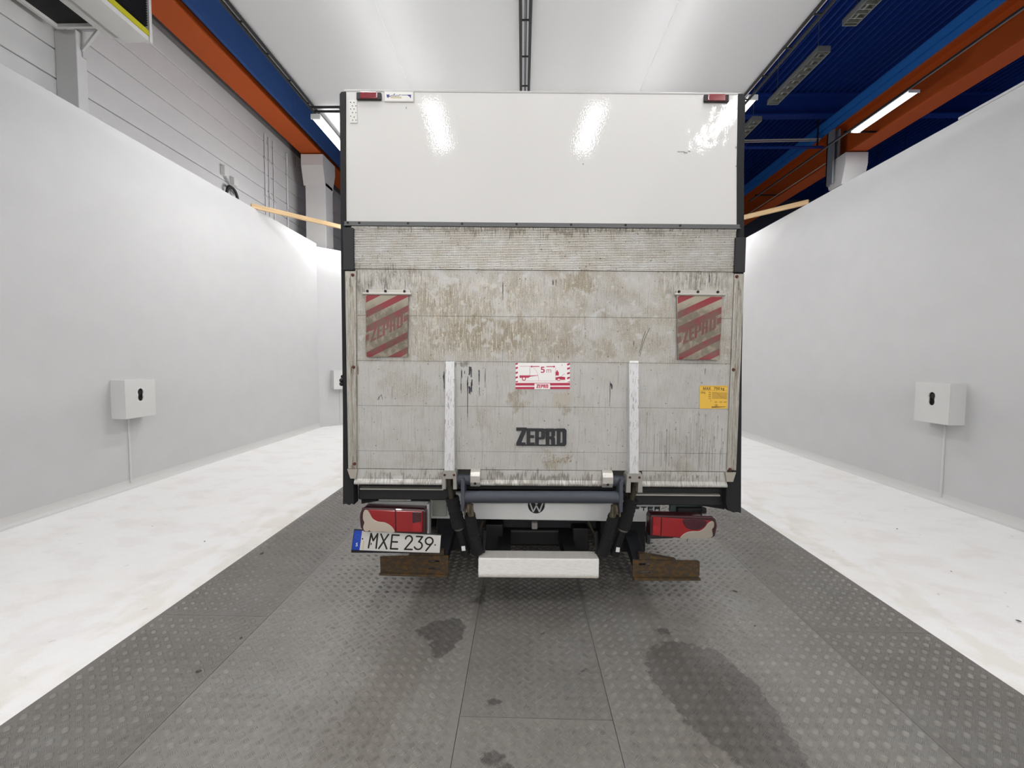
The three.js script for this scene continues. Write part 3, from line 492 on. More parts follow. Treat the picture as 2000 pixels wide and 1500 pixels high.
obj('chassis_rail', bx(-0.46, -0.38, 0.56, 0.74, -4.6, -0.35), chassisBlack, truck);
obj('chassis_rail', bx(0.36, 0.44, 0.56, 0.74, -4.6, -0.35), chassisBlack, truck);
obj('spare_wheel', new THREE.TorusGeometry(0.26, 0.1, 14, 30).rotateX(Math.PI / 2).translate(-0.02, 0.34, -0.92), rubber, truck);
obj('spare_wheel_rim', new THREE.CylinderGeometry(0.2, 0.2, 0.1, 24).translate(-0.02, 0.36, -0.92), chassisBlack, truck);
obj('box_underframe', [bx(-1.07, 1.03, 0.74, 0.86, -4.3, -0.1)], chassisBlack, truck);
obj('lift_mounting', [bx(-0.66, -0.43, 0.25, 0.58, -0.62, -0.36, 0.01), bx(0.42, 0.72, 0.25, 0.58, -0.62, -0.36, 0.01)], chassisBlack, truck);
obj('cross_member', [bx(-0.43, 0.42, 0.36, 0.46, -0.55, -0.47, 0.01)], M(0x14161b, 0.6), truck);
obj('hydraulic_unit', [bx(-0.34, -0.22, 0.24, 0.42, -0.5, -0.38, 0.01), bx(0.24, 0.35, 0.24, 0.4, -0.5, -0.38, 0.01), bx(-0.2, 0.23, 0.22, 0.34, -0.7, -0.5, 0.02)], M(0x101012, 0.55), truck);
for (const s of [-1, 1]) obj('hydraulic_hose', new THREE.TubeGeometry(new THREE.CatmullRomCurve3([V([s * 0.34 - 0.01, 0.47, -0.3]), V([s * 0.355 - 0.01, 0.43, -0.16]), V([s * 0.35 - 0.01, 0.38, -0.13]), V([s * 0.33 - 0.01, 0.32, -0.2])]), 20, 0.007, 7), M(0x3a3122, 0.6), truck);

// white box rear above the lift
const door = obj('rear_panel', poly([[-1.094, 2.258], [1.067, 2.262], [1.059, 2.966], [-1.094, 2.962]], -0.06, -0.004, 0.003), boxPaint, truck); uvXY(door.geometry, -1.1, 2.25, 2.16, 0.72);
obj('roof_edge', [bx(-1.1, 1.062, 2.958, 2.97, -0.12, -0.002, 0.003)], M(0xb4b3b1, 0.5), truck);
for (const x of [-0.96, 0.925]) { const l = partOf('marker_light', truck), y = x < 0 ? 2.930 : 2.934;
  obj('marker_base', [bx(x - 0.067, x + 0.067, y - 0.02, y + 0.02, -0.004, 0.01, 0.004)], M(0x171011, 0.5), l);
  obj('marker_lens', [bx(x - 0.047, x + 0.047, y - 0.017, y + 0.019, 0.004, 0.016, 0.005)], M(0x7a1020, 0.15, 0, { clearcoat: 1 }), l); }
obj('maker_plate', sheet([[-0.879, 2.905, -0.003], [-0.718, 2.905, -0.003], [-0.718, 2.96, -0.003], [-0.879, 2.962, -0.003]], 1, 1, 0.002).translate(0, 0, 0.004), M(0xffffff, 0.4, 0, { map: canvas(512, 176, (ctx) => {
  ctx.fillStyle = '#d9d7d2'; ctx.fillRect(0, 0, 512, 176); ctx.strokeStyle = '#7b7976'; ctx.lineWidth = 6; ctx.strokeRect(6, 8, 500, 160);
  ctx.fillStyle = '#b9b091'; ctx.fillRect(110, 86, 190, 36); ctx.fillStyle = '#2b2f79'; ctx.font = 'italic bold 66px sans-serif';
  ctx.beginPath(); ctx.moveTo(40, 60); ctx.lineTo(100, 60); ctx.lineTo(84, 84); ctx.lineTo(112, 76); ctx.lineTo(70, 126); ctx.lineTo(74, 96); ctx.lineTo(52, 118); ctx.closePath(); ctx.fill();
  ctx.lineWidth = 9; ctx.strokeStyle = '#2b2f79'; ctx.beginPath(); ctx.moveTo(104, 92); ctx.lineTo(150, 64); ctx.moveTo(150, 92); ctx.lineTo(178, 46); ctx.lineTo(186, 92); ctx.moveTo(200, 90); ctx.lineTo(212, 62); ctx.moveTo(226, 88); ctx.lineTo(238, 60); ctx.moveTo(250, 86); ctx.lineTo(262, 62); ctx.lineTo(292, 62); ctx.moveTo(300, 64); ctx.lineTo(410, 64); ctx.stroke();
  ctx.beginPath(); ctx.moveTo(400, 58); ctx.lineTo(468, 56); ctx.lineTo(462, 122); ctx.lineTo(436, 88); ctx.lineTo(410, 74); ctx.closePath(); ctx.fill(); }) }), truck);
{ const p = partOf('riveted_plate', truck); obj('repair_plate', sheet([[-1.066, 2.792, 0], [-1.026, 2.792, 0], [-1.028, 2.913, 0], [-1.07, 2.913, 0]], 1, 1, 0.003), M(0xd5d4cf, 0.45), p);
  for (const [u, v] of [[0.15, 0.9], [0.6, 0.9], [0.4, 0.74], [0.85, 0.74], [0.15, 0.6], [0.6, 0.6], [0.4, 0.44], [0.85, 0.44], [0.15, 0.28], [0.6, 0.24], [0.4, 0.1], [0.85, 0.1]]) obj('rivet', new THREE.SphereGeometry(0.0028, 8, 4).translate(-1.068 + 0.041 * u, 2.794 + 0.118 * v, 0.0005), M(0x6d6c6a, 0.4, 0.5), p); }
obj('paint_chips', [[-0.76, 2.875, 0.002, 0.006], [0.745, 2.655, 0.02, 0.002], [0.77, 2.65, 0.01, 0.003], [0.79, 2.657, 0.006, 0.003], [0.21, 2.585, 0.003, 0.003], [1.045, 2.68, 0.003, 0.006], [1.05, 2.58, 0.003, 0.004]].map(([x, y, a, b]) => bx(x - a, x + a, y - b, y + b, -0.005, -0.0032)), M(0x8b8883, 0.7), truck);
{ const r = partOf('top_rail', truck); obj('rail', [bx(-1.1, 1.075, 2.242, 2.262, -0.03, 0.012, 0.003), bx(-1.1, 1.078, 2.236, 2.243, -0.03, 0.018, 0.002)], M(0x5a5b5b, 0.5, 0.2), r);
  for (const x of [-1.08, -1.017, -0.749, -0.452, -0.153, 0.147, 0.446, 0.746]) obj('bolt', bolt(x, 2.253, 0.011, 0.007, 0.005), boltBlack, r); }
obj('rubber_edge', poly([[-1.13, 0.676], [-1.112, 0.68], [-1.095, 0.672], [-1.08, 0.682], [-1.066, 0.676], [-1.069, 0.84], [-1.1, 0.9], [-1.098, 1.6], [-1.096, 2.075], [-1.087, 2.955], [-1.11, 2.955], [-1.121, 2.942], [-1.124, 2.075], [-1.124, 1.2]], -0.07, 0.004, 0.004), rubber, truck);
obj('rubber_edge', poly([[1.046, 2.963], [1.052, 2.6], [1.07, 2.09], [1.078, 1.6], [1.092, 0.9], [1.054, 0.79], [1.056, 0.70], [1.068, 0.66], [1.085, 0.655], [1.1, 0.648], [1.125, 0.651], [1.144, 0.645], [1.136, 0.9], [1.118, 1.5], [1.108, 2.094], [1.09, 2.6], [1.085, 2.94], [1.07, 2.963]].reverse(), -0.07, 0.004, 0.004), rubber, truck);
obj('edge_buffer', [new THREE.SphereGeometry(0.012, 10, 8).translate(-1.13, 1.385, 0), new THREE.SphereGeometry(0.012, 10, 8).translate(-1.13, 1.365, 0)], black, truck);

// tail lift
const lift = partOf('tail_lift', truck);
{ const pts = [[-0.05, 2.238], [0.008, 2.238], [0.008, 2.228]];    // ribbed upper zone, profile in z, y
  const top = 2.2295, n = 24, p = (2.2295 - 2.006) / n;
  for (let i = 0; i < n; i++) { const y = top - i * p; pts.push([0.0015, y - p * 0.04], [0.0015, y - p * 0.26], [0.0055, y - p * 0.36], [0.0072, y - p * 0.5], [0.0072, y - p * 0.8], [0.0055, y - p * 0.94], [0.0015, y - p]); }
  pts.push([0.004, 2.006], [-0.05, 2.006]);
  obj('ribbed_panel', onLift(profileX(pts, -1.062, 1.058)), ribMat, lift); }
for (const [y0, y1] of [[1.749, 2.006], [1.497, 1.749], [1.244, 1.497], [0.987, 1.244], [0.884, 0.987]]) obj('plank', onLift(bx(-1.048, 1.056, y0 + 0.0005, y1 - 0.0005, -0.05, 0, 0.0012)), liftMat, lift);
obj('plank_backing', bx(-1.05, 1.05, 0.8, 2.2, -0.052, -0.02), M(0x3c3a36, 0.8), lift);
for (const [a, b] of [[-1.062, -0.556], [-0.352, 0.35], [0.574, 1.056]]) obj('lower_edge', onLift(profileX([[-0.05, 0.882], [0.001, 0.882], [0.002, 0.826], [0.007, 0.818], [0.012, 0.81], [0.013, 0.802], [0.009, 0.795], [-0.02, 0.79], [-0.05, 0.79]], a, b)), M(0xdedede, 0.42, 0.3, { map: dirt }), lift);
{ const grime = canvas(128, 1024, (ctx) => { ctx.fillStyle = '#b2afa8'; ctx.fillRect(0, 0, 128, 1024); for (let k = 0; k < 900; k++) { ctx.globalAlpha = R(0.1, 0.5); ctx.fillStyle = rnd() < 0.5 ? '#d2cfc7' : '#7f7667'; ctx.fillRect(R(0, 128), R(0, 1024), R(1, 7), R(8, 110)); } ctx.globalAlpha = 0.8; ctx.fillStyle = '#5d4b3d'; for (const y of [40, 470, 960]) for (let k = 0; k < 20; k++) ctx.fillRect(R(50, 100), y + R(-10, 60), R(1, 3), R(4, 50)); });
  for (const s of [-1, 1]) { const side = partOf('side_extrusion', lift), x0 = s < 0 ? -1.098 : 1.052, x1 = s < 0 ? -1.042 : 1.107;
    obj('extrusion', [poly(s < 0 ? [[-1.095, 0.884], [-1.044, 0.884], [-1.038, 1.992], [-1.1, 1.992]] : [[1.05, 0.894], [1.104, 0.894], [1.109, 1.995], [1.055, 1.995]], -0.05, 0.012, 0.004), bx(s < 0 ? -1.075 : 1.075, s < 0 ? -1.069 : 1.081, 0.9, 1.98, 0.008, 0.0145)].map((g) => uvXY(g, x0, 0.88, x1 - x0, 1.12)), M(0xf0efec, 0.4, 0.35, { map: grime }), side);
    for (const y of s < 0 ? [1.969, 1.46, 0.914] : [1.978, 1.464, 0.9]) obj('bolt', bolt(s < 0 ? -1.056 : 1.066, y, 0.011, 0.01, 0.007), rustyBolt, side);
    obj('corner_bracket', hexa([[s < 0 ? -1.085 : 1.045, 0.82, -0.03], [s < 0 ? -1.05 : 1.09, 0.82, -0.03], [s < 0 ? -1.05 : 1.085, 0.83, 0.016], [s < 0 ? -1.08 : 1.05, 0.83, 0.016]], [[s < 0 ? -1.1 : 1.035, 0.884, -0.03], [s < 0 ? -1.04 : 1.105, 0.884, -0.03], [s < 0 ? -1.04 : 1.1, 0.884, 0.016], [s < 0 ? -1.098 : 1.04, 0.884, 0.016]]), M(0xa8a296, 0.5, 0.3), side);
  } }
obj('corner_buffer', [bx(-1.106, -1.047, 1.994, 2.225, -0.04, 0.02, 0.004)], M(0x1c1e21, 0.6), lift);
obj('corner_buffer', [bx(1.05, 1.108, 2.0, 2.19, -0.04, 0.02, 0.004)], M(0x1d1e1e, 0.6), lift);
// lift arms standing on the platform, thin at the top and deep at the hinge
const arm = (xt0, xt1, xb0, xb1, yb, yt) => { const g = hexa([[xb0, yb, -0.005], [xb1, yb, -0.005], [xb1, yb, 0.062], [xb0, yb, 0.062]].reverse(), [[xt0, yt, -0.005], [xt1, yt, -0.005], [xt1, yt, 0.016], [xt0, yt, 0.016]].reverse()); const p = g.attributes.position, u = g.attributes.uv; for (let i = 0; i < p.count; i++) u.setXY(i, (p.getX(i) - xb0 + p.getZ(i) * 0.6) / 0.09, (p.getY(i) - yb) / (yt - yb)); return g; };
obj('arm_rail', arm(-0.541, -0.493, -0.541, -0.486, 0.893, 1.497), armAlu, lift);
obj('arm_rail', arm(0.481, 0.534, 0.487, 0.536, 0.885, 1.505), armAlu, lift);
obj('arm_cap', [bx(0.482, 0.533, 1.496, 1.508, -0.002, 0.022, 0.002)], M(0xf0f0ee, 0.3, 0.5), lift);
const castAlu = M(0x9d9a93, 0.5, 0.4);
for (const [x0, x1, y0, y1] of [[-0.556, -0.472, 0.785, 0.893], [0.468, 0.562, 0.775, 0.888]]) { const h = partOf('arm_hinge', lift), xm = (x0 + x1) / 2;
  obj('hinge_block', poly([[x0, y0], [xm - 0.02, y0], [xm - 0.02, y0 + 0.058], [xm + 0.02, y0 + 0.058], [xm + 0.02, y0], [x1, y0], [x1 - 0.004, y1 - 0.015], [x1 - 0.012, y1], [x0 + 0.012, y1], [x0 + 0.004, y1 - 0.015]], -0.03, 0.06, 0.004), castAlu, h);
  for (const s of [-1, 1]) obj('bolt', bolt(xm + s * 0.026, y1 - 0.026, 0.058, 0.008, 0.005), M(0x46231c, 0.7), h); }
for (const [x0, x1] of [[-0.399, -0.346], [0.343, 0.4]]) { const c = partOf('pivot_clamp', lift), xm = (x0 + x1) / 2;
  obj('clamp', profileX([[-0.03, 0.888], [0.01, 0.888], [0.03, 0.878], [0.042, 0.856], [0.042, 0.82], [0.03, 0.796], [-0.03, 0.79]], x0, x1), M(0xc9c6bf, 0.3, 0.7, { bumpMap: rep(peel, 6, 6), bumpScale: 0.0008 }), c);
  obj('bolt', bolt(xm, 0.815, 0.036, 0.009, 0.007), boltBlack, c); }
for (const s of [-1, 1]) obj('pivot_tube', rod([s * 0.39, 0.826, 0.002], [s * 0.485, 0.826, 0.002], 0.03, 0.03, 24), greyPaint, lift);
obj('torsion_tube', rod([-0.435, 0.736, 0.03], [0.437, 0.741, 0.03], 0.034, 0.034, 28), greyPaint, lift);
for (const s of [-1, 1]) obj('end_plate', poly([[0, 0.665], [0.016, 0.66], [0.022, 0.7], [0.022, 0.83], [0.014, 0.845], [0, 0.845]].map(([x, y]) => [s < 0 ? -0.45 + x : 0.452 - x, y + 0.002]).slice()[s < 0 ? 'slice' : 'reverse'](), -0.03, 0.066, 0.004), greyPaint, lift);
// cylinders with rubber bellows
const bellows = (a, b, r, n) => { const p = [[r * 0.55, 0]]; for (let i = 0; i < n; i++) p.push([r * 0.94, (i + 0.08) / n], [r, (i + 0.5) / n], [r * 0.94, (i + 0.92) / n]); p.push([r * 0.7, 1]); return lathe(a, b, p, 20); };
const bellowMat = M(0x1a1a1b, 0.75, 0, { bumpMap: rep(speckle, 3, 3), bumpScale: 0.003 }), lugMat = M(0x6d6353, 0.6, 0.3, { bumpMap: rep(speckle, 4, 4), bumpScale: 0.001 });
for (const s of [-1, 1]) {
  const X = (x) => s * (x - 0.003) + (s < 0 ? 0 : 0.014);
  const c = partOf('lift_cylinder', truck);
  obj('piston_rod', [rod([X(0.527), 0.81, -0.01], [X(0.513), 0.69, -0.03], 0.017), bx(Math.min(X(0.54), X(0.514)), Math.max(X(0.54), X(0.514)), 0.79, 0.84, -0.03, 0.01, 0.006)], M(0x4b463b, 0.5, 0.5), c);
  obj('bellows', bellows([X(0.515), 0.712, -0.035], [X(0.478), 0.528, -0.06], 0.04, 7), bellowMat, c);
  obj('clamp_ring', lathe([X(0.479), 0.53, -0.06], [X(0.476), 0.515, -0.062], [[0.026, 0], [0.03, 0.1], [0.03, 0.9], [0.026, 1]]), dullSteel, c);
  obj('cylinder_body', [rod([X(0.476), 0.52, -0.062], [X(0.448), 0.385, -0.1], 0.022), rod([X(0.45), 0.39, -0.1], [X(0.445), 0.345, -0.11], 0.028)], darkSteel, c);
  obj('serial_label', bx(-0.011, 0.011, -0.014, 0.014, -0.001, 0.001).rotateZ(-s * 0.1).translate(X(0.452), 0.394, -0.07), M(0xd7d7d2, 0.5), c);
  const d = partOf('lift_cylinder', truck);
  obj('piston_lug', [rod([X(0.415), 0.7, 0.02], [X(0.4), 0.6, -0.02], 0.02), new THREE.TorusGeometry(0.022, 0.009, 8, 18).rotateY(Math.PI / 2).translate(X(0.414), 0.67, 0.02), bx(Math.min(X(0.44), X(0.43)), Math.max(X(0.44), X(0.43)), 0.625, 0.69, 0, 0.03, 0.005), bx(Math.min(X(0.398), X(0.388)), Math.max(X(0.398), X(0.388)), 0.625, 0.69, 0, 0.03, 0.005)], lugMat, d);
  obj('bellows', bellows([X(0.412), 0.62, -0.02], [X(0.385), 0.45, -0.07], 0.033, 6), bellowMat, d);
  obj('cylinder_body', [rod([X(0.387), 0.46, -0.07], [X(0.37), 0.36, -0.1], 0.036), rod([X(0.33), 0.48, -0.12], [X(0.34), 0.35, -0.12], 0.012)], darkSteel, d);
}
// warning flags
function flagPrint(flip) {
  return canvas(512, 768, (ctx, W, Hh) => {
    ctx.fillStyle = '#cfc6b4'; ctx.fillRect(0, 0, W, Hh); ctx.fillStyle = '#b02334';
    const slope = -0.5; for (const y of flip ? [-30, 145, 320, 0, 640, 815, 990] : [-30, 150, 330, 0, 650, 830, 1000]) { if (!y) continue; ctx.beginPath(); ctx.moveTo(0, y + 70); ctx.lineTo(W, y + 70 + slope * W); ctx.lineTo(W, y + 150 + slope * W); ctx.lineTo(0, y + 150); ctx.fill(); }
    ctx.clearRect; ctx.fillStyle = '#cfc6b4'; ctx.fillRect(0, 0, W, 18); ctx.fillRect(0, 0, 8, Hh);
    ctx.save(); ctx.translate(20, 575); ctx.transform(1, slope, 0, 1, 0, 0); ctx.fillStyle = '#b02334'; ctx.fillRect(-20, -75, 42, 72); ctx.fillRect(440, -75, 80, 72); blockText(ctx, 40, -124, 392, 164, '#b02334'); ctx.restore();
    const im = ctx.getImageData(0, 0, W, Hh), d = im.data;
    for (let y = 0; y < Hh; y++) for (let x = 0; x < W; x++) { const o = (y * W + x) * 4, g = fbm(noiseA, x / 8, y / 10, 3), b = fbm(noiseB, x / 110 + (flip ? 9 : 0), y / 120, 3), v = fbm(noiseC, x / 7, y / 90, 2); const k = clamp((0.5 + 0.55 * b + 0.3 * g + 0.3 * v) * sstep(40, 330, y) * sstep(900, 560, y) * (flip ? 1.35 : 1.2) + 0.2 + 0.18 * g, 0, 0.8); d[o] += (112 - d[o]) * k; d[o + 1] += (104 - d[o + 1]) * k; d[o + 2] += (90 - d[o + 2]) * k; }
    ctx.putImageData(im, 0, 0); });
}
for (const s of [-1, 1]) { const f = partOf('warning_flag', truck), L = s < 0 ? [[-0.985, 1.518], [-0.752, 1.52], [-0.748, 1.873], [-0.987, 1.871]] : [[0.75, 1.519], [0.983, 1.518], [0.988, 1.874], [0.737, 1.88]];
  obj('flag_cloth', sheet([[L[0][0] + 0.003, L[0][1], 0.02], [L[1][0] - 0.003, L[1][1], 0.02], [L[2][0], L[2][1], 0.014], [L[3][0], L[3][1], 0.014]], 16, 22, 0.003, (u, v) => 0.006 * Math.sin(v * 9 + s * u * 3) * (1 - v) + 0.01 * (1 - v) * (u - 0.5) * s + 0.004 * Math.sin(u * 7) * (1 - v)), M(0xdcdad6, 0.5, 0, { map: flagPrint(s > 0) }), f);
  const x0 = L[3][0] - 0.012, x1 = L[2][0] + 0.012, y = s < 0 ? 1.879 : 1.89;
  obj('flag_holder', [bx(x0 + 0.01, x1 - 0.002, y - 0.012, y + 0.012, 0, 0.012, 0.003), rod([x0, y - 0.012, 0.014], [x1 + 0.004, y - 0.012, 0.014], 0.0075)], M(0xb3b0a8, 0.4, 0.4), f);
  for (const t of [0.09, 0.47, 0.87]) obj('bolt', bolt(x0 + (x1 - x0) * t, y + 0.003, 0.011, 0.0085, 0.006), boltBlack, f); }
// signs and badge
obj('distance_sign', sheet([[-0.15, 1.344, 0.003], [0.155, 1.347, 0.003], [0.153, 1.494, 0.003], [-0.151, 1.491, 0.003]], 1, 1, 0.002), M(0xffffff, 0.4, 0, { map: canvas(800, 390, (ctx) => {
  const S = (x) => (x - 133) * 800 / 790, T = (y) => (y - 138) * 390 / 385, red = '#b3284a'; ctx.fillStyle = '#eceae6'; ctx.fillRect(0, 0, 800, 390); ctx.fillStyle = red; ctx.strokeStyle = red;
  const F = (...p) => { ctx.beginPath(); p.forEach(([x, y], i) => ctx[i ? 'lineTo' : 'moveTo'](S(x), T(y))); ctx.closePath(); ctx.fill(); }, L = (w, ...p) => { ctx.lineWidth = w; ctx.beginPath(); p.forEach(([x, y], i) => ctx[i ? 'lineTo' : 'moveTo'](S(x), T(y))); ctx.stroke(); };
  for (const y of [138, 200, 270, 340, 408]) { F([133, y], [166, y - 8], [166, y + 18], [133, y + 30]); F([883, y + 10], [923, y], [923, y + 26], [883, y + 40]); }
  F([133, 428], [923, 428], [923, 470], [133, 470]); F([133, 490], [923, 490], [923, 522], [133, 522]); ctx.fillStyle = '#eceae6'; F([408, 440], [636, 440], [636, 522], [408, 522]); ctx.fillRect(0, T(428) - 6, 800, 10); blockText(ctx, S(436), T(452), S(608) - S(436), T(506) - T(452), red);
  L(4, [190, 186], [342, 186]); L(4, [342, 186], [342, 335]); L(2.5, [192, 402], [855, 402]); L(3, [716, 205], [716, 385]); ctx.fillStyle = red;
  F([345, 190], [372, 172], [372, 184], [480, 184], [480, 196], [372, 196], [372, 208]); F([712, 192], [686, 174], [686, 186], [580, 186], [580, 198], [686, 198], [686, 210]);
  ctx.lineWidth = 2.5; ctx.beginPath(); ctx.moveTo(S(390), T(210)); ctx.quadraticCurveTo(S(465), T(255), S(468), T(400)); ctx.stroke();
  F([190, 320], [345, 320], [345, 340], [318, 356], [190, 356]); F([340, 322], [458, 318], [458, 324], [345, 338]);
  for (const [x, y, r] of [[254, 368, 30], [762, 382, 22]]) { ctx.fillStyle = red; ctx.beginPath(); ctx.arc(S(x), T(y), r, 0, 7); ctx.fill(); ctx.fillStyle = '#eceae6'; ctx.beginPath(); ctx.arc(S(x), T(y), r * 0.6, 0, 7); ctx.fill(); }
  ctx.fillStyle = red; F([714, 272], [728, 262], [732, 245], [744, 245], [748, 262], [762, 275], [762, 322], [714, 322]); F([714, 388], [716, 352], [740, 345], [790, 338], [855, 346], [855, 386], [790, 386], [782, 372], [742, 372], [738, 388]); L(4, [795, 340], [830, 304], [855, 302]);
  ctx.font = 'bold 128px sans-serif'; ctx.fillText('5', S(494), T(282)); ctx.font = '92px sans-serif'; ctx.fillText('m', S(576), T(282));
  ctx.fillStyle = '#4a4a4a'; ctx.fillRect(S(804), T(158), 5, 22); ctx.fillStyle = '#eceae6'; ctx.beginPath(); ctx.arc(S(762), T(382), 13, 0, 7); ctx.fill(); }) }), truck).userData.label = 'white and red safety distance sign';
obj('load_sign', sheet([[0.888, 1.243, 0.003], [1.045, 1.244, 0.003], [1.042, 1.374, 0.003], [0.884, 1.373, 0.003]], 1, 1, 0.002), M(0xffffff, 0.45, 0, { map: canvas(640, 512, (ctx) => {
  ctx.fillStyle = '#dcb040'; ctx.fillRect(0, 0, 640, 512); ctx.strokeStyle = '#7b5a14'; ctx.fillStyle = '#35240c'; ctx.lineWidth = 5; ctx.beginPath(); ctx.moveTo(20, 16); ctx.lineTo(620, 20); ctx.moveTo(16, 108); ctx.lineTo(628, 112); ctx.stroke();
  ctx.font = 'bold 84px sans-serif'; ctx.fillText('MAX', 72, 94); ctx.fillText('750', 322, 94); ctx.font = 'bold 76px sans-serif'; ctx.fillText('kg', 480, 94); ctx.fillStyle = '#5b430f'; ctx.font = 'bold 58px sans-serif'; ctx.fillText('Qkg', 22, 172);
  ctx.fillStyle = '#c0983a'; ctx.fillRect(282, 146, 340, 150); ctx.strokeStyle = '#7b5a14'; ctx.lineWidth = 6; ctx.beginPath(); ctx.moveTo(284, 150); ctx.lineTo(390, 148); ctx.bezierCurveTo(450, 210, 500, 280, 612, 292); ctx.stroke(); ctx.lineWidth = 2; for (let k = 1; k < 5; k++) { ctx.beginPath(); ctx.moveTo(282, 146 + k * 32); ctx.lineTo(620, 146 + k * 32); ctx.stroke(); }
  ctx.fillStyle = '#5b430f'; ctx.font = 'bold 34px sans-serif'; ['750', '600', '500', '375'].forEach((n, k) => ctx.fillText(n, 202, 166 + k * 44)); ctx.fillText('0', 250, 350); ['600', '1000', '1400'].forEach((n, k) => ctx.fillText(n, 344 + k * 98, 378));
  ctx.fillStyle = '#3d2408'; ctx.beginPath(); ctx.moveTo(280, 480); ctx.arc(290, 480, 14, 0, 7); ctx.fill(); ctx.beginPath(); ctx.moveTo(290, 468); ctx.lineTo(600, 466); ctx.lineTo(600, 474); ctx.lineTo(320, 490); ctx.fill(); ctx.strokeStyle = '#3d2408'; ctx.lineWidth = 5; ctx.strokeRect(352, 424, 62, 34); ctx.beginPath(); ctx.arc(383, 441, 10, 0, 7); ctx.fill(); ctx.beginPath(); ctx.moveTo(383, 400); ctx.lineTo(383, 424); ctx.stroke(); ctx.font = '20px sans-serif'; }) }), truck).userData.label = 'yellow load limit sticker';
{ const b = [], sx = 0.2832 / 730, sy = 0.1025 / 265, map = (r) => r.map(([a, c]) => [-0.1435 + a * sx, 1.1275 - c * sy]);
  for (const ch of 'ZEPRO') { const [o, h] = glyph[ch]; b.push(poly(map(o).reverse(), 0, 0.012, 0.0015, h ? [map(h)] : [])); }
  b.push(poly(map([[0, 250], [700, 250], [700, 265], [0, 265]]).reverse(), 0, 0.0105), poly(map([[130, 14], [700, 14], [700, 40], [130, 40]]).reverse(), 0, 0.0105));
  obj('maker_badge', b, M(0x232327, 0.5), truck).userData.label = 'black raised lettering on the tail lift'; }

// below the platform
obj('rear_beam', [bx(-1.06, -0.5, 0.69, 0.775, -0.12, -0.045, 0.006), bx(0.5, 1.085, 0.672, 0.775, -0.12, -0.045, 0.006), bx(-0.5, 0.5, 0.76, 0.8, -0.12, -0.045)], M(0x111113, 0.6), truck);
for (const p of [profileX([[-0.045, 0.757], [-0.02, 0.757], [-0.02, 0.763], [-0.045, 0.766]], -1.04, -0.56), profileX([[-0.045, 0.734], [-0.025, 0.734], [-0.025, 0.741], [-0.045, 0.744]], 0.54, 1.035)]) obj('beam_trim', p, M(0xb5b2aa, 0.4, 0.6), truck);
obj('mud_flap', [sheet([[-1.045, 0.66, -0.06], [-0.95, 0.675, -0.07], [-0.95, 0.76, -0.07], [-1.05, 0.78, -0.06]], 4, 2, 0.006), sheet([[0.93, 0.668, -0.06], [1.075, 0.648, -0.05], [1.085, 0.79, -0.05], [0.93, 0.77, -0.06]], 4, 2, 0.006)], rubber, truck);
{ const v = partOf('rear_valance', truck), z = -0.3;
  obj('valance_panel', [poly([[-0.69, 0.484], [0.7, 0.474], [0.73, 0.48], [0.745, 0.53], [0.8, 0.552], [0.8, 0.66], [-0.69, 0.66]], z - 0.04, z, 0.01)], M(0xeeefed, 0.35, 0, { clearcoat: 0.4 }), v);
  const em = partOf('emblem', truck), cx = -0.008, cy = 0.581, r = 0.0565, ring = (a, b, z0, z1) => { const s = new THREE.Shape(); s.absarc(0, 0, a, 0, 7); const h = new THREE.Path(); h.absarc(0, 0, b, 0, 7); s.holes.push(h); return new THREE.ExtrudeGeometry(s, { depth: z1 - z0, bevelEnabled: false, curveSegments: 40 }).translate(cx, cy, z0); };
  obj('emblem_disc', new THREE.CylinderGeometry(r * 0.95, r * 0.95, 0.006, 36).rotateX(Math.PI / 2).translate(cx, cy, z + 0.003), M(0x101114, 0.3), em);
  const st = (a, b, w) => bar([cx + a[0] * r, cy + a[1] * r, z + 0.009], [cx + b[0] * r, cy + b[1] * r, z + 0.009], 0.006, w);
  const chromed = M(0xcfd0d2, 0.35, 0.5);
  obj('emblem_ring', [ring(r, r * 0.86, z, z + 0.012)], chromed, em);
  const slab = (p) => poly(p.map(([a, b]) => [cx + a * r, cy + b * r]), z + 0.006, z + 0.011);
  const stroke = (a, b, w = 0.075) => { const dx = b[0] - a[0], dy = b[1] - a[1], l = Math.hypot(dx, dy), nx = -dy / l * w, ny = dx / l * w; return slab([[a[0] - nx, a[1] - ny], [b[0] - nx, b[1] - ny], [b[0] + nx, b[1] + ny], [a[0] + nx, a[1] + ny]]); };
  obj('emblem_letters', [stroke([-0.36, 0.8], [0, 0.1]), stroke([0, 0.1], [0.36, 0.8]), stroke([-0.78, 0.42], [-0.36, -0.74]), stroke([-0.36, -0.74], [0, 0.0]), stroke([0, 0.0], [0.36, -0.74]), stroke([0.36, -0.74], [0.78, 0.42])], chromed, em);
  const letters = partOf('model_lettering', truck);
  // chrome letters C R A F T E R, the first ones behind the bellows
  const st5 = (x, l) => { const o = [], w = 0.033, h = 0.026, t = 0.006, b = (x0, x1, y0, y1) => o.push(bx(x + x0, x + x1, 0.551 + y0, 0.551 + y1, z, z + 0.007)); if ('CRAFE'.includes(l)) b(0, t, 0, h); if ('CRAFET'.includes(l)) b(0, w, h - t, h); if ('CE'.includes(l)) b(0, w, 0, t); if ('RAFE'.includes(l)) b(0, w * 0.9, h * 0.42, h * 0.42 + t); if ('RA'.includes(l)) b(w - t, w, 0, h); if (l === 'T') b(w / 2 - t / 2, w / 2 + t / 2, 0, h); return o; };
  obj('letter', [...'CRAFTER'].flatMap((l, i) => st5(0.49 + i * 0.0435, l)), M(0x4a4d4f, 0.35, 0.6), letters);
}
obj('number_plate_lamp', bx(-0.036, 0.002, 0.42, 0.462, -0.34, -0.3, 0.006), M(0x8c8a84, 0.5), truck);
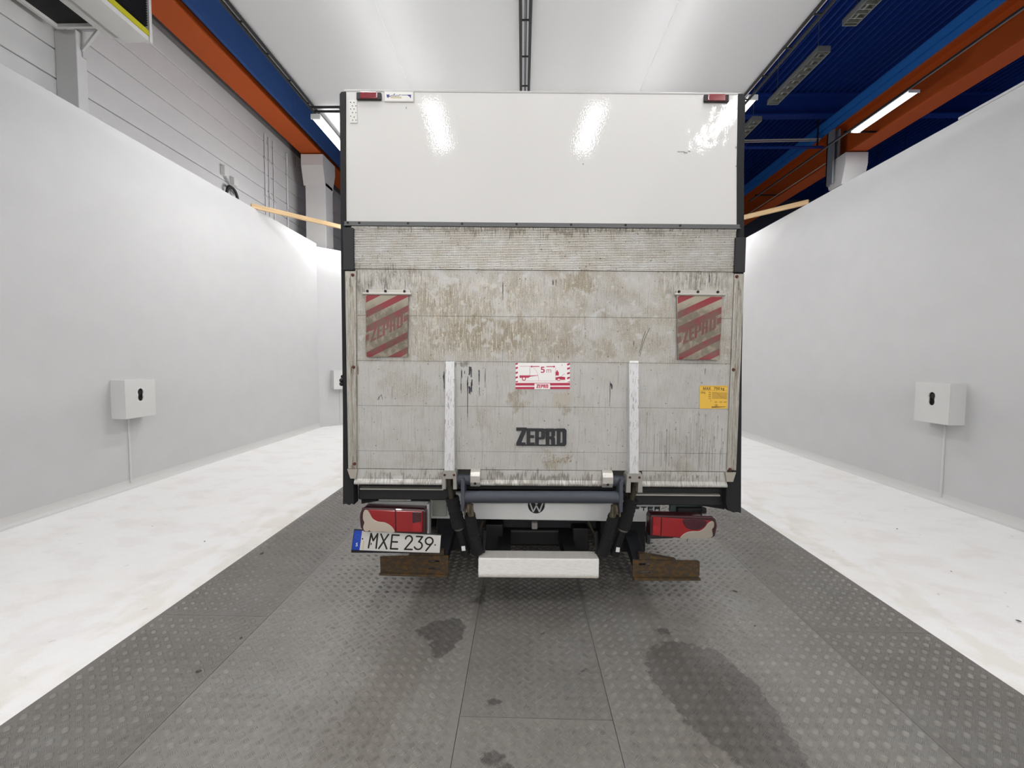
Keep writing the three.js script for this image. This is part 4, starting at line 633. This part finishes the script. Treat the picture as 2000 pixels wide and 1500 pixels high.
// tail lamps
const redLens = M(0x8e0d16, 0.18, 0, { clearcoat: 0.8, clearcoatRoughness: 0.1 }), darkRed = M(0x330910, 0.3, 0, { clearcoat: 0.6 }), clearLens = M(0xd9cbb8, 0.25, 0, { clearcoat: 0.7, bumpMap: rep(peel, 30, 30), bumpScale: 0.002 }), smokeLens = M(0x3f0f1c, 0.2, 0, { clearcoat: 0.8 });
const inset = (pts, k) => { const cx = pts.reduce((a, p) => a + p[0], 0) / pts.length, cy = pts.reduce((a, p) => a + p[1], 0) / pts.length; return pts.map(([x, y]) => [x - Math.sign(x - cx) * k, y - Math.sign(y - cy) * k]); };
{ const t = partOf('tail_lamp', truck), o = [[-1.014, 0.514], [-0.664, 0.506], [-0.655, 0.516], [-0.655, 0.636], [-0.668, 0.648], [-0.69, 0.65], [-1.01, 0.658], [-1.026, 0.652], [-1.036, 0.624], [-1.04, 0.598], [-1.034, 0.54]];
  obj('lamp_body', poly(o, -0.08, -0.004, 0.008), darkRed, t);
  obj('red_lens', [poly([[-0.99, 0.522], [-0.831, 0.52], [-0.831, 0.643], [-0.985, 0.648]], -0.02, 0.002, 0.004), poly([[-0.827, 0.52], [-0.676, 0.516], [-0.676, 0.639], [-0.827, 0.643]], -0.02, 0.002, 0.004)], redLens, t);
  obj('clear_lens', poly(smoothPts([[-1.008, 0.643], [-0.99, 0.643], [-0.975, 0.624], [-0.963, 0.6], [-0.936, 0.581], [-0.891, 0.574], [-0.863, 0.56], [-0.842, 0.539], [-0.835, 0.519], [-0.9, 0.52], [-0.972, 0.521], [-0.979, 0.527], [-0.988, 0.522], [-1.008, 0.525], [-1.015, 0.548], [-1.008, 0.573], [-1.016, 0.595]], 3).reverse(), -0.02, 0.005, 0.002), clearLens, t);
  obj('smoked_lens', poly([[-0.732, 0.572], [-0.684, 0.58], [-0.682, 0.634], [-0.734, 0.636]], -0.01, 0.004, 0.002), smokeLens, t);
  obj('reflector', new THREE.CylinderGeometry(0.026, 0.026, 0.004, 24).rotateX(Math.PI / 2).translate(-0.708, 0.549, 0.003), M(0x9d0f18, 0.2, 0, { clearcoat: 1 }), t);
  obj('lamp_bracket', [bx(-1.019, -0.646, 0.47, 0.668, -0.1, -0.082, 0.003), bx(-0.66, -0.645, 0.47, 0.668, -0.1, -0.04, 0.003)], M(0x9fa09e, 0.5), t);
  obj('bracket_plate', bx(-0.645, -0.56, 0.56, 0.665, -0.16, -0.14, 0.003), M(0x85867f, 0.5), t); }
{ const t = partOf('tail_lamp', truck), o = [[0.634, 0.505], [0.63, 0.512], [0.626, 0.61], [0.634, 0.628], [0.986, 0.622], [1.006, 0.606], [1.016, 0.569], [1.004, 0.507], [0.987, 0.495], [0.853, 0.488]].reverse();
  obj('lamp_body', poly(o, -0.08, -0.004, 0.008), darkRed, t);
  obj('red_lens', [poly([[0.642, 0.512], [0.688, 0.506], [0.688, 0.616], [0.642, 0.62]], -0.02, 0.002, 0.004), poly([[0.692, 0.506], [0.8, 0.5], [0.98, 0.52], [0.975, 0.598], [0.692, 0.616]], -0.02, 0.002, 0.004)], redLens, t);
  obj('clear_lens', poly(smoothPts([[0.8, 0.497], [0.813, 0.516], [0.838, 0.532], [0.869, 0.539], [0.911, 0.541], [0.939, 0.561], [0.956, 0.585], [0.973, 0.595], [0.988, 0.595], [0.991, 0.565], [0.981, 0.551], [0.985, 0.508], [0.941, 0.497], [0.853, 0.495]], 3).reverse(), -0.02, 0.005, 0.002), M(0x9a9084, 0.25, 0, { clearcoat: 0.7 }), t);
  obj('smoked_lens', poly(smoothPts([[0.811, 0.605], [0.95, 0.596], [0.948, 0.58], [0.932, 0.56], [0.904, 0.548], [0.862, 0.547], [0.833, 0.56]], 3).reverse(), -0.01, 0.004, 0.002), smokeLens, t);
  obj('reflector', new THREE.CylinderGeometry(0.022, 0.022, 0.004, 24).rotateX(Math.PI / 2).translate(0.664, 0.55, 0.003), M(0x9d0f18, 0.2, 0, { clearcoat: 1 }), t);
  obj('lamp_bracket', [bx(0.82, 0.99, 0.55, 0.64, -0.12, -0.09, 0.003), bx(0.64, 0.66, 0.42, 0.52, -0.12, -0.09, 0.003), poly([[0.62, 0.482], [0.76, 0.486], [0.79, 0.497], [0.62, 0.505]], -0.08, -0.02)], M(0x171718, 0.6), t);
  obj('lamp_cable', [new THREE.TubeGeometry(new THREE.CatmullRomCurve3([V([0.9, 0.68, -0.06]), V([0.935, 0.672, -0.05]), V([0.945, 0.65, -0.05]), V([0.94, 0.62, -0.06])]), 14, 0.004, 6), rod([0.85, 0.49, -0.02], [0.85, 0.465, -0.02], 0.002, 0.001, 6)], black, t); }
obj('grey_guard', bx(0.79, 0.985, 0.6, 0.66, -0.16, -0.13, 0.004), M(0x4f5858, 0.5), truck);
// number plate
{ const t = partOf('number_plate', truck), c = [[-1.094, 0.398], [-0.583, 0.384], [-0.576, 0.487], [-1.077, 0.513]];
  obj('plate_holder', sheet([[-1.1, 0.379, -0.034], [-0.578, 0.38, -0.034], [-0.572, 0.49, -0.034], [-1.081, 0.518, -0.034]], 6, 2, 0.01), M(0x15171f, 0.4), t);
  obj('plate', sheet(c.map(([x, y]) => [x, y, -0.03]), 8, 3, 0.0025, (u, v) => 0.004 * Math.sin(u * 3) * (1 - v)), M(0xf4f4f2, 0.35, 0, { map: canvas(1040, 220, (ctx) => {
    ctx.fillStyle = '#d8d6d2'; ctx.fillRect(0, 0, 1040, 220); ctx.fillStyle = '#1e46b4'; ctx.fillRect(0, 0, 92, 220); ctx.fillStyle = '#ece9e2'; ctx.font = 'bold 56px sans-serif'; ctx.fillText('S', 36, 178);
    ctx.strokeStyle = '#3c63c4'; ctx.lineWidth = 4; for (let k = 0; k < 12; k++) { ctx.beginPath(); ctx.arc(48 + 26 * Math.cos(k * Math.PI / 6), 72 + 26 * Math.sin(k * Math.PI / 6), 3, 0, 7); ctx.stroke(); }
    ctx.fillStyle = '#cfc59a'; ctx.fillRect(122, 110, 14, 100); ctx.strokeStyle = '#17150f'; ctx.lineCap = 'round'; ctx.lineJoin = 'round'; ctx.lineWidth = 19;
    const L = (...p) => { ctx.beginPath(); p.forEach(([x, y], i) => ctx[i ? 'lineTo' : 'moveTo'](x, y)); ctx.stroke(); };
    L([194, 188], [204, 24], [240, 104], [282, 24], [286, 188]); L([322, 24], [412, 190]); L([412, 24], [318, 190]); L([540, 26], [458, 26], [458, 188], [540, 188]); L([458, 106], [528, 106]);
    ctx.beginPath(); ctx.arc(662, 66, 40, Math.PI * 1.02, Math.PI * 2.2); ctx.lineTo(624, 188); ctx.lineTo(712, 188); ctx.stroke(); L([750, 28], [822, 28], [782, 92]); ctx.beginPath(); ctx.arc(780, 138, 46, -Math.PI * 0.42, Math.PI * 0.86); ctx.stroke();
    ctx.beginPath(); ctx.arc(906, 76, 44, 0, 7); ctx.stroke(); L([948, 92], [878, 196]); ctx.fillStyle = '#17150f'; for (const [x, y] of [[110, 90], [980, 122]]) { ctx.beginPath(); ctx.arc(x, y, 9, 0, 7); ctx.fill(); } ctx.fillRect(214, 130, 12, 26); }) }), t);
  t.userData.label = 'white licence plate with a blue strip'; }
// rusty underrun bars, step
const rust = M(0xffffff, 0.75, 0.15, { map: pix(512, 256, (u, v, x, y) => { const n = fbm(noiseA, x / 60, y / 50, 4), f = fbm(noiseB, x / 9, y / 9, 3), k = sstep(-0.2, 0.5, n); return [74 + 30 * k + 16 * f, 62 + 14 * k + 13 * f, 48 - 10 * k + 9 * f]; }), bumpMap: rep(speckle, 3, 1.5), bumpScale: 0.0015 });
const hole = (x0, x1, y0, y1) => [[x0, y0], [x0, y1], [x1, y1], [x1, y0]];
for (const s of [-1, 1]) { const u = partOf('underrun_bar', truck), o = s < 0 ? [[-0.966, 0.205], [-0.95, 0.203], [-0.55, 0.198], [-0.55, 0.311], [-0.78, 0.307], [-0.968, 0.302]] : [[0.578, 0.19], [0.975, 0.192], [0.987, 0.2], [0.987, 0.285], [0.978, 0.293], [0.577, 0.296]];
  obj('bar_face', uvXY(poly(o, -0.162, -0.15, 0.002, s < 0 ? [hole(-0.671, -0.605, 0.268, 0.282), hole(-0.671, -0.605, 0.222, 0.234)] : [hole(0.614, 0.681, 0.26, 0.274), hole(0.614, 0.681, 0.212, 0.224)]), s < 0 ? -1 : 0.55, 0.17, 0.45, 0.15), rust, u);
  obj('bar_lip', uvXY(s < 0 ? poly([[-0.966, 0.196], [-0.55, 0.186], [-0.55, 0.2], [-0.966, 0.208]], -0.165, -0.125, 0.003) : poly([[0.578, 0.178], [0.985, 0.18], [0.985, 0.192], [0.578, 0.192]], -0.165, -0.125, 0.003), s < 0 ? -1 : 0.55, 0.17, 0.45, 0.15), rust, u);
  obj('strut', s < 0 ? bar([-0.6, 0.26, -0.19], [-0.55, 0.52, -0.55], 0.08, 0.06) : bar([0.63, 0.26, -0.19], [0.6, 0.5, -0.6], 0.09, 0.06), M(0x2b2d31, 0.45, 0.2), u);
  obj('support_gusset', s < 0 ? poly([[-0.8, 0.3], [-0.58, 0.3], [-0.58, 0.34]], -0.2, -0.16) : poly([[0.62, 0.29], [0.85, 0.29], [0.62, 0.33]], -0.2, -0.16), rust, u); }
{ const s = partOf('step_bumper', truck); obj('step', [bx(-0.36, 0.351, 0.227, 0.345, -0.16, -0.05, 0.008)], M(0xffffff, 0.5, 0, { map: pix(512, 128, (u, v, x, y) => { const n = fbm(noiseB, x / 4, y / 22, 3), g = fbm(noiseA, x / 40, y / 14, 3), low = sstep(0.28 + 0.15 * n, 0.0, v) * 0.45; const k = 236 + 10 * g - 110 * low; return [k, k - 2 - 8 * low, k - 6 - 22 * low]; }) }), s); uvXY(s.children[0].geometry, -0.36, 0.227, 0.711, 0.118);
  obj('step_bracket', [bx(-0.25, -0.17, 0.25, 0.34, -0.55, -0.15), bx(0.16, 0.24, 0.25, 0.34, -0.55, -0.15)], chassisBlack, s); }

// ---------------------------------------------------------------- bits on the floor
{ const g = []; for (const [x, z, s] of [[1.4, -2.77, 0.018], [-1.54, -1.95, 0.016], [-2.0, -3.2, 0.02], [-2.6, -3.4, 0.01], [2.9, -2.5, 0.014], [3.4, -3.9, 0.01], [1.33, -2.4, 0.009], [-1.27, -2.9, 0.008], [-1.5, -2.2, 0.012], [2.0, -4.0, 0.008], [-0.9, -2.9, 0.009], [-0.2, -2.9, 0.012], [3.1, -3.1, 0.007], [-3.3, -3.7, 0.007]]) g.push(new THREE.IcosahedronGeometry(s, 0).scale(1, 0.25, 0.6).rotateY(R(0, 6)).translate(x, 0.008 + s * 0.1, z));
  const d = obj('debris', g, M(0x4d453c, 0.8)); d.userData = { kind: 'stuff', label: 'small dark crumbs and leaf bits scattered on the floor' }; }

renderer.render(scene, camera);
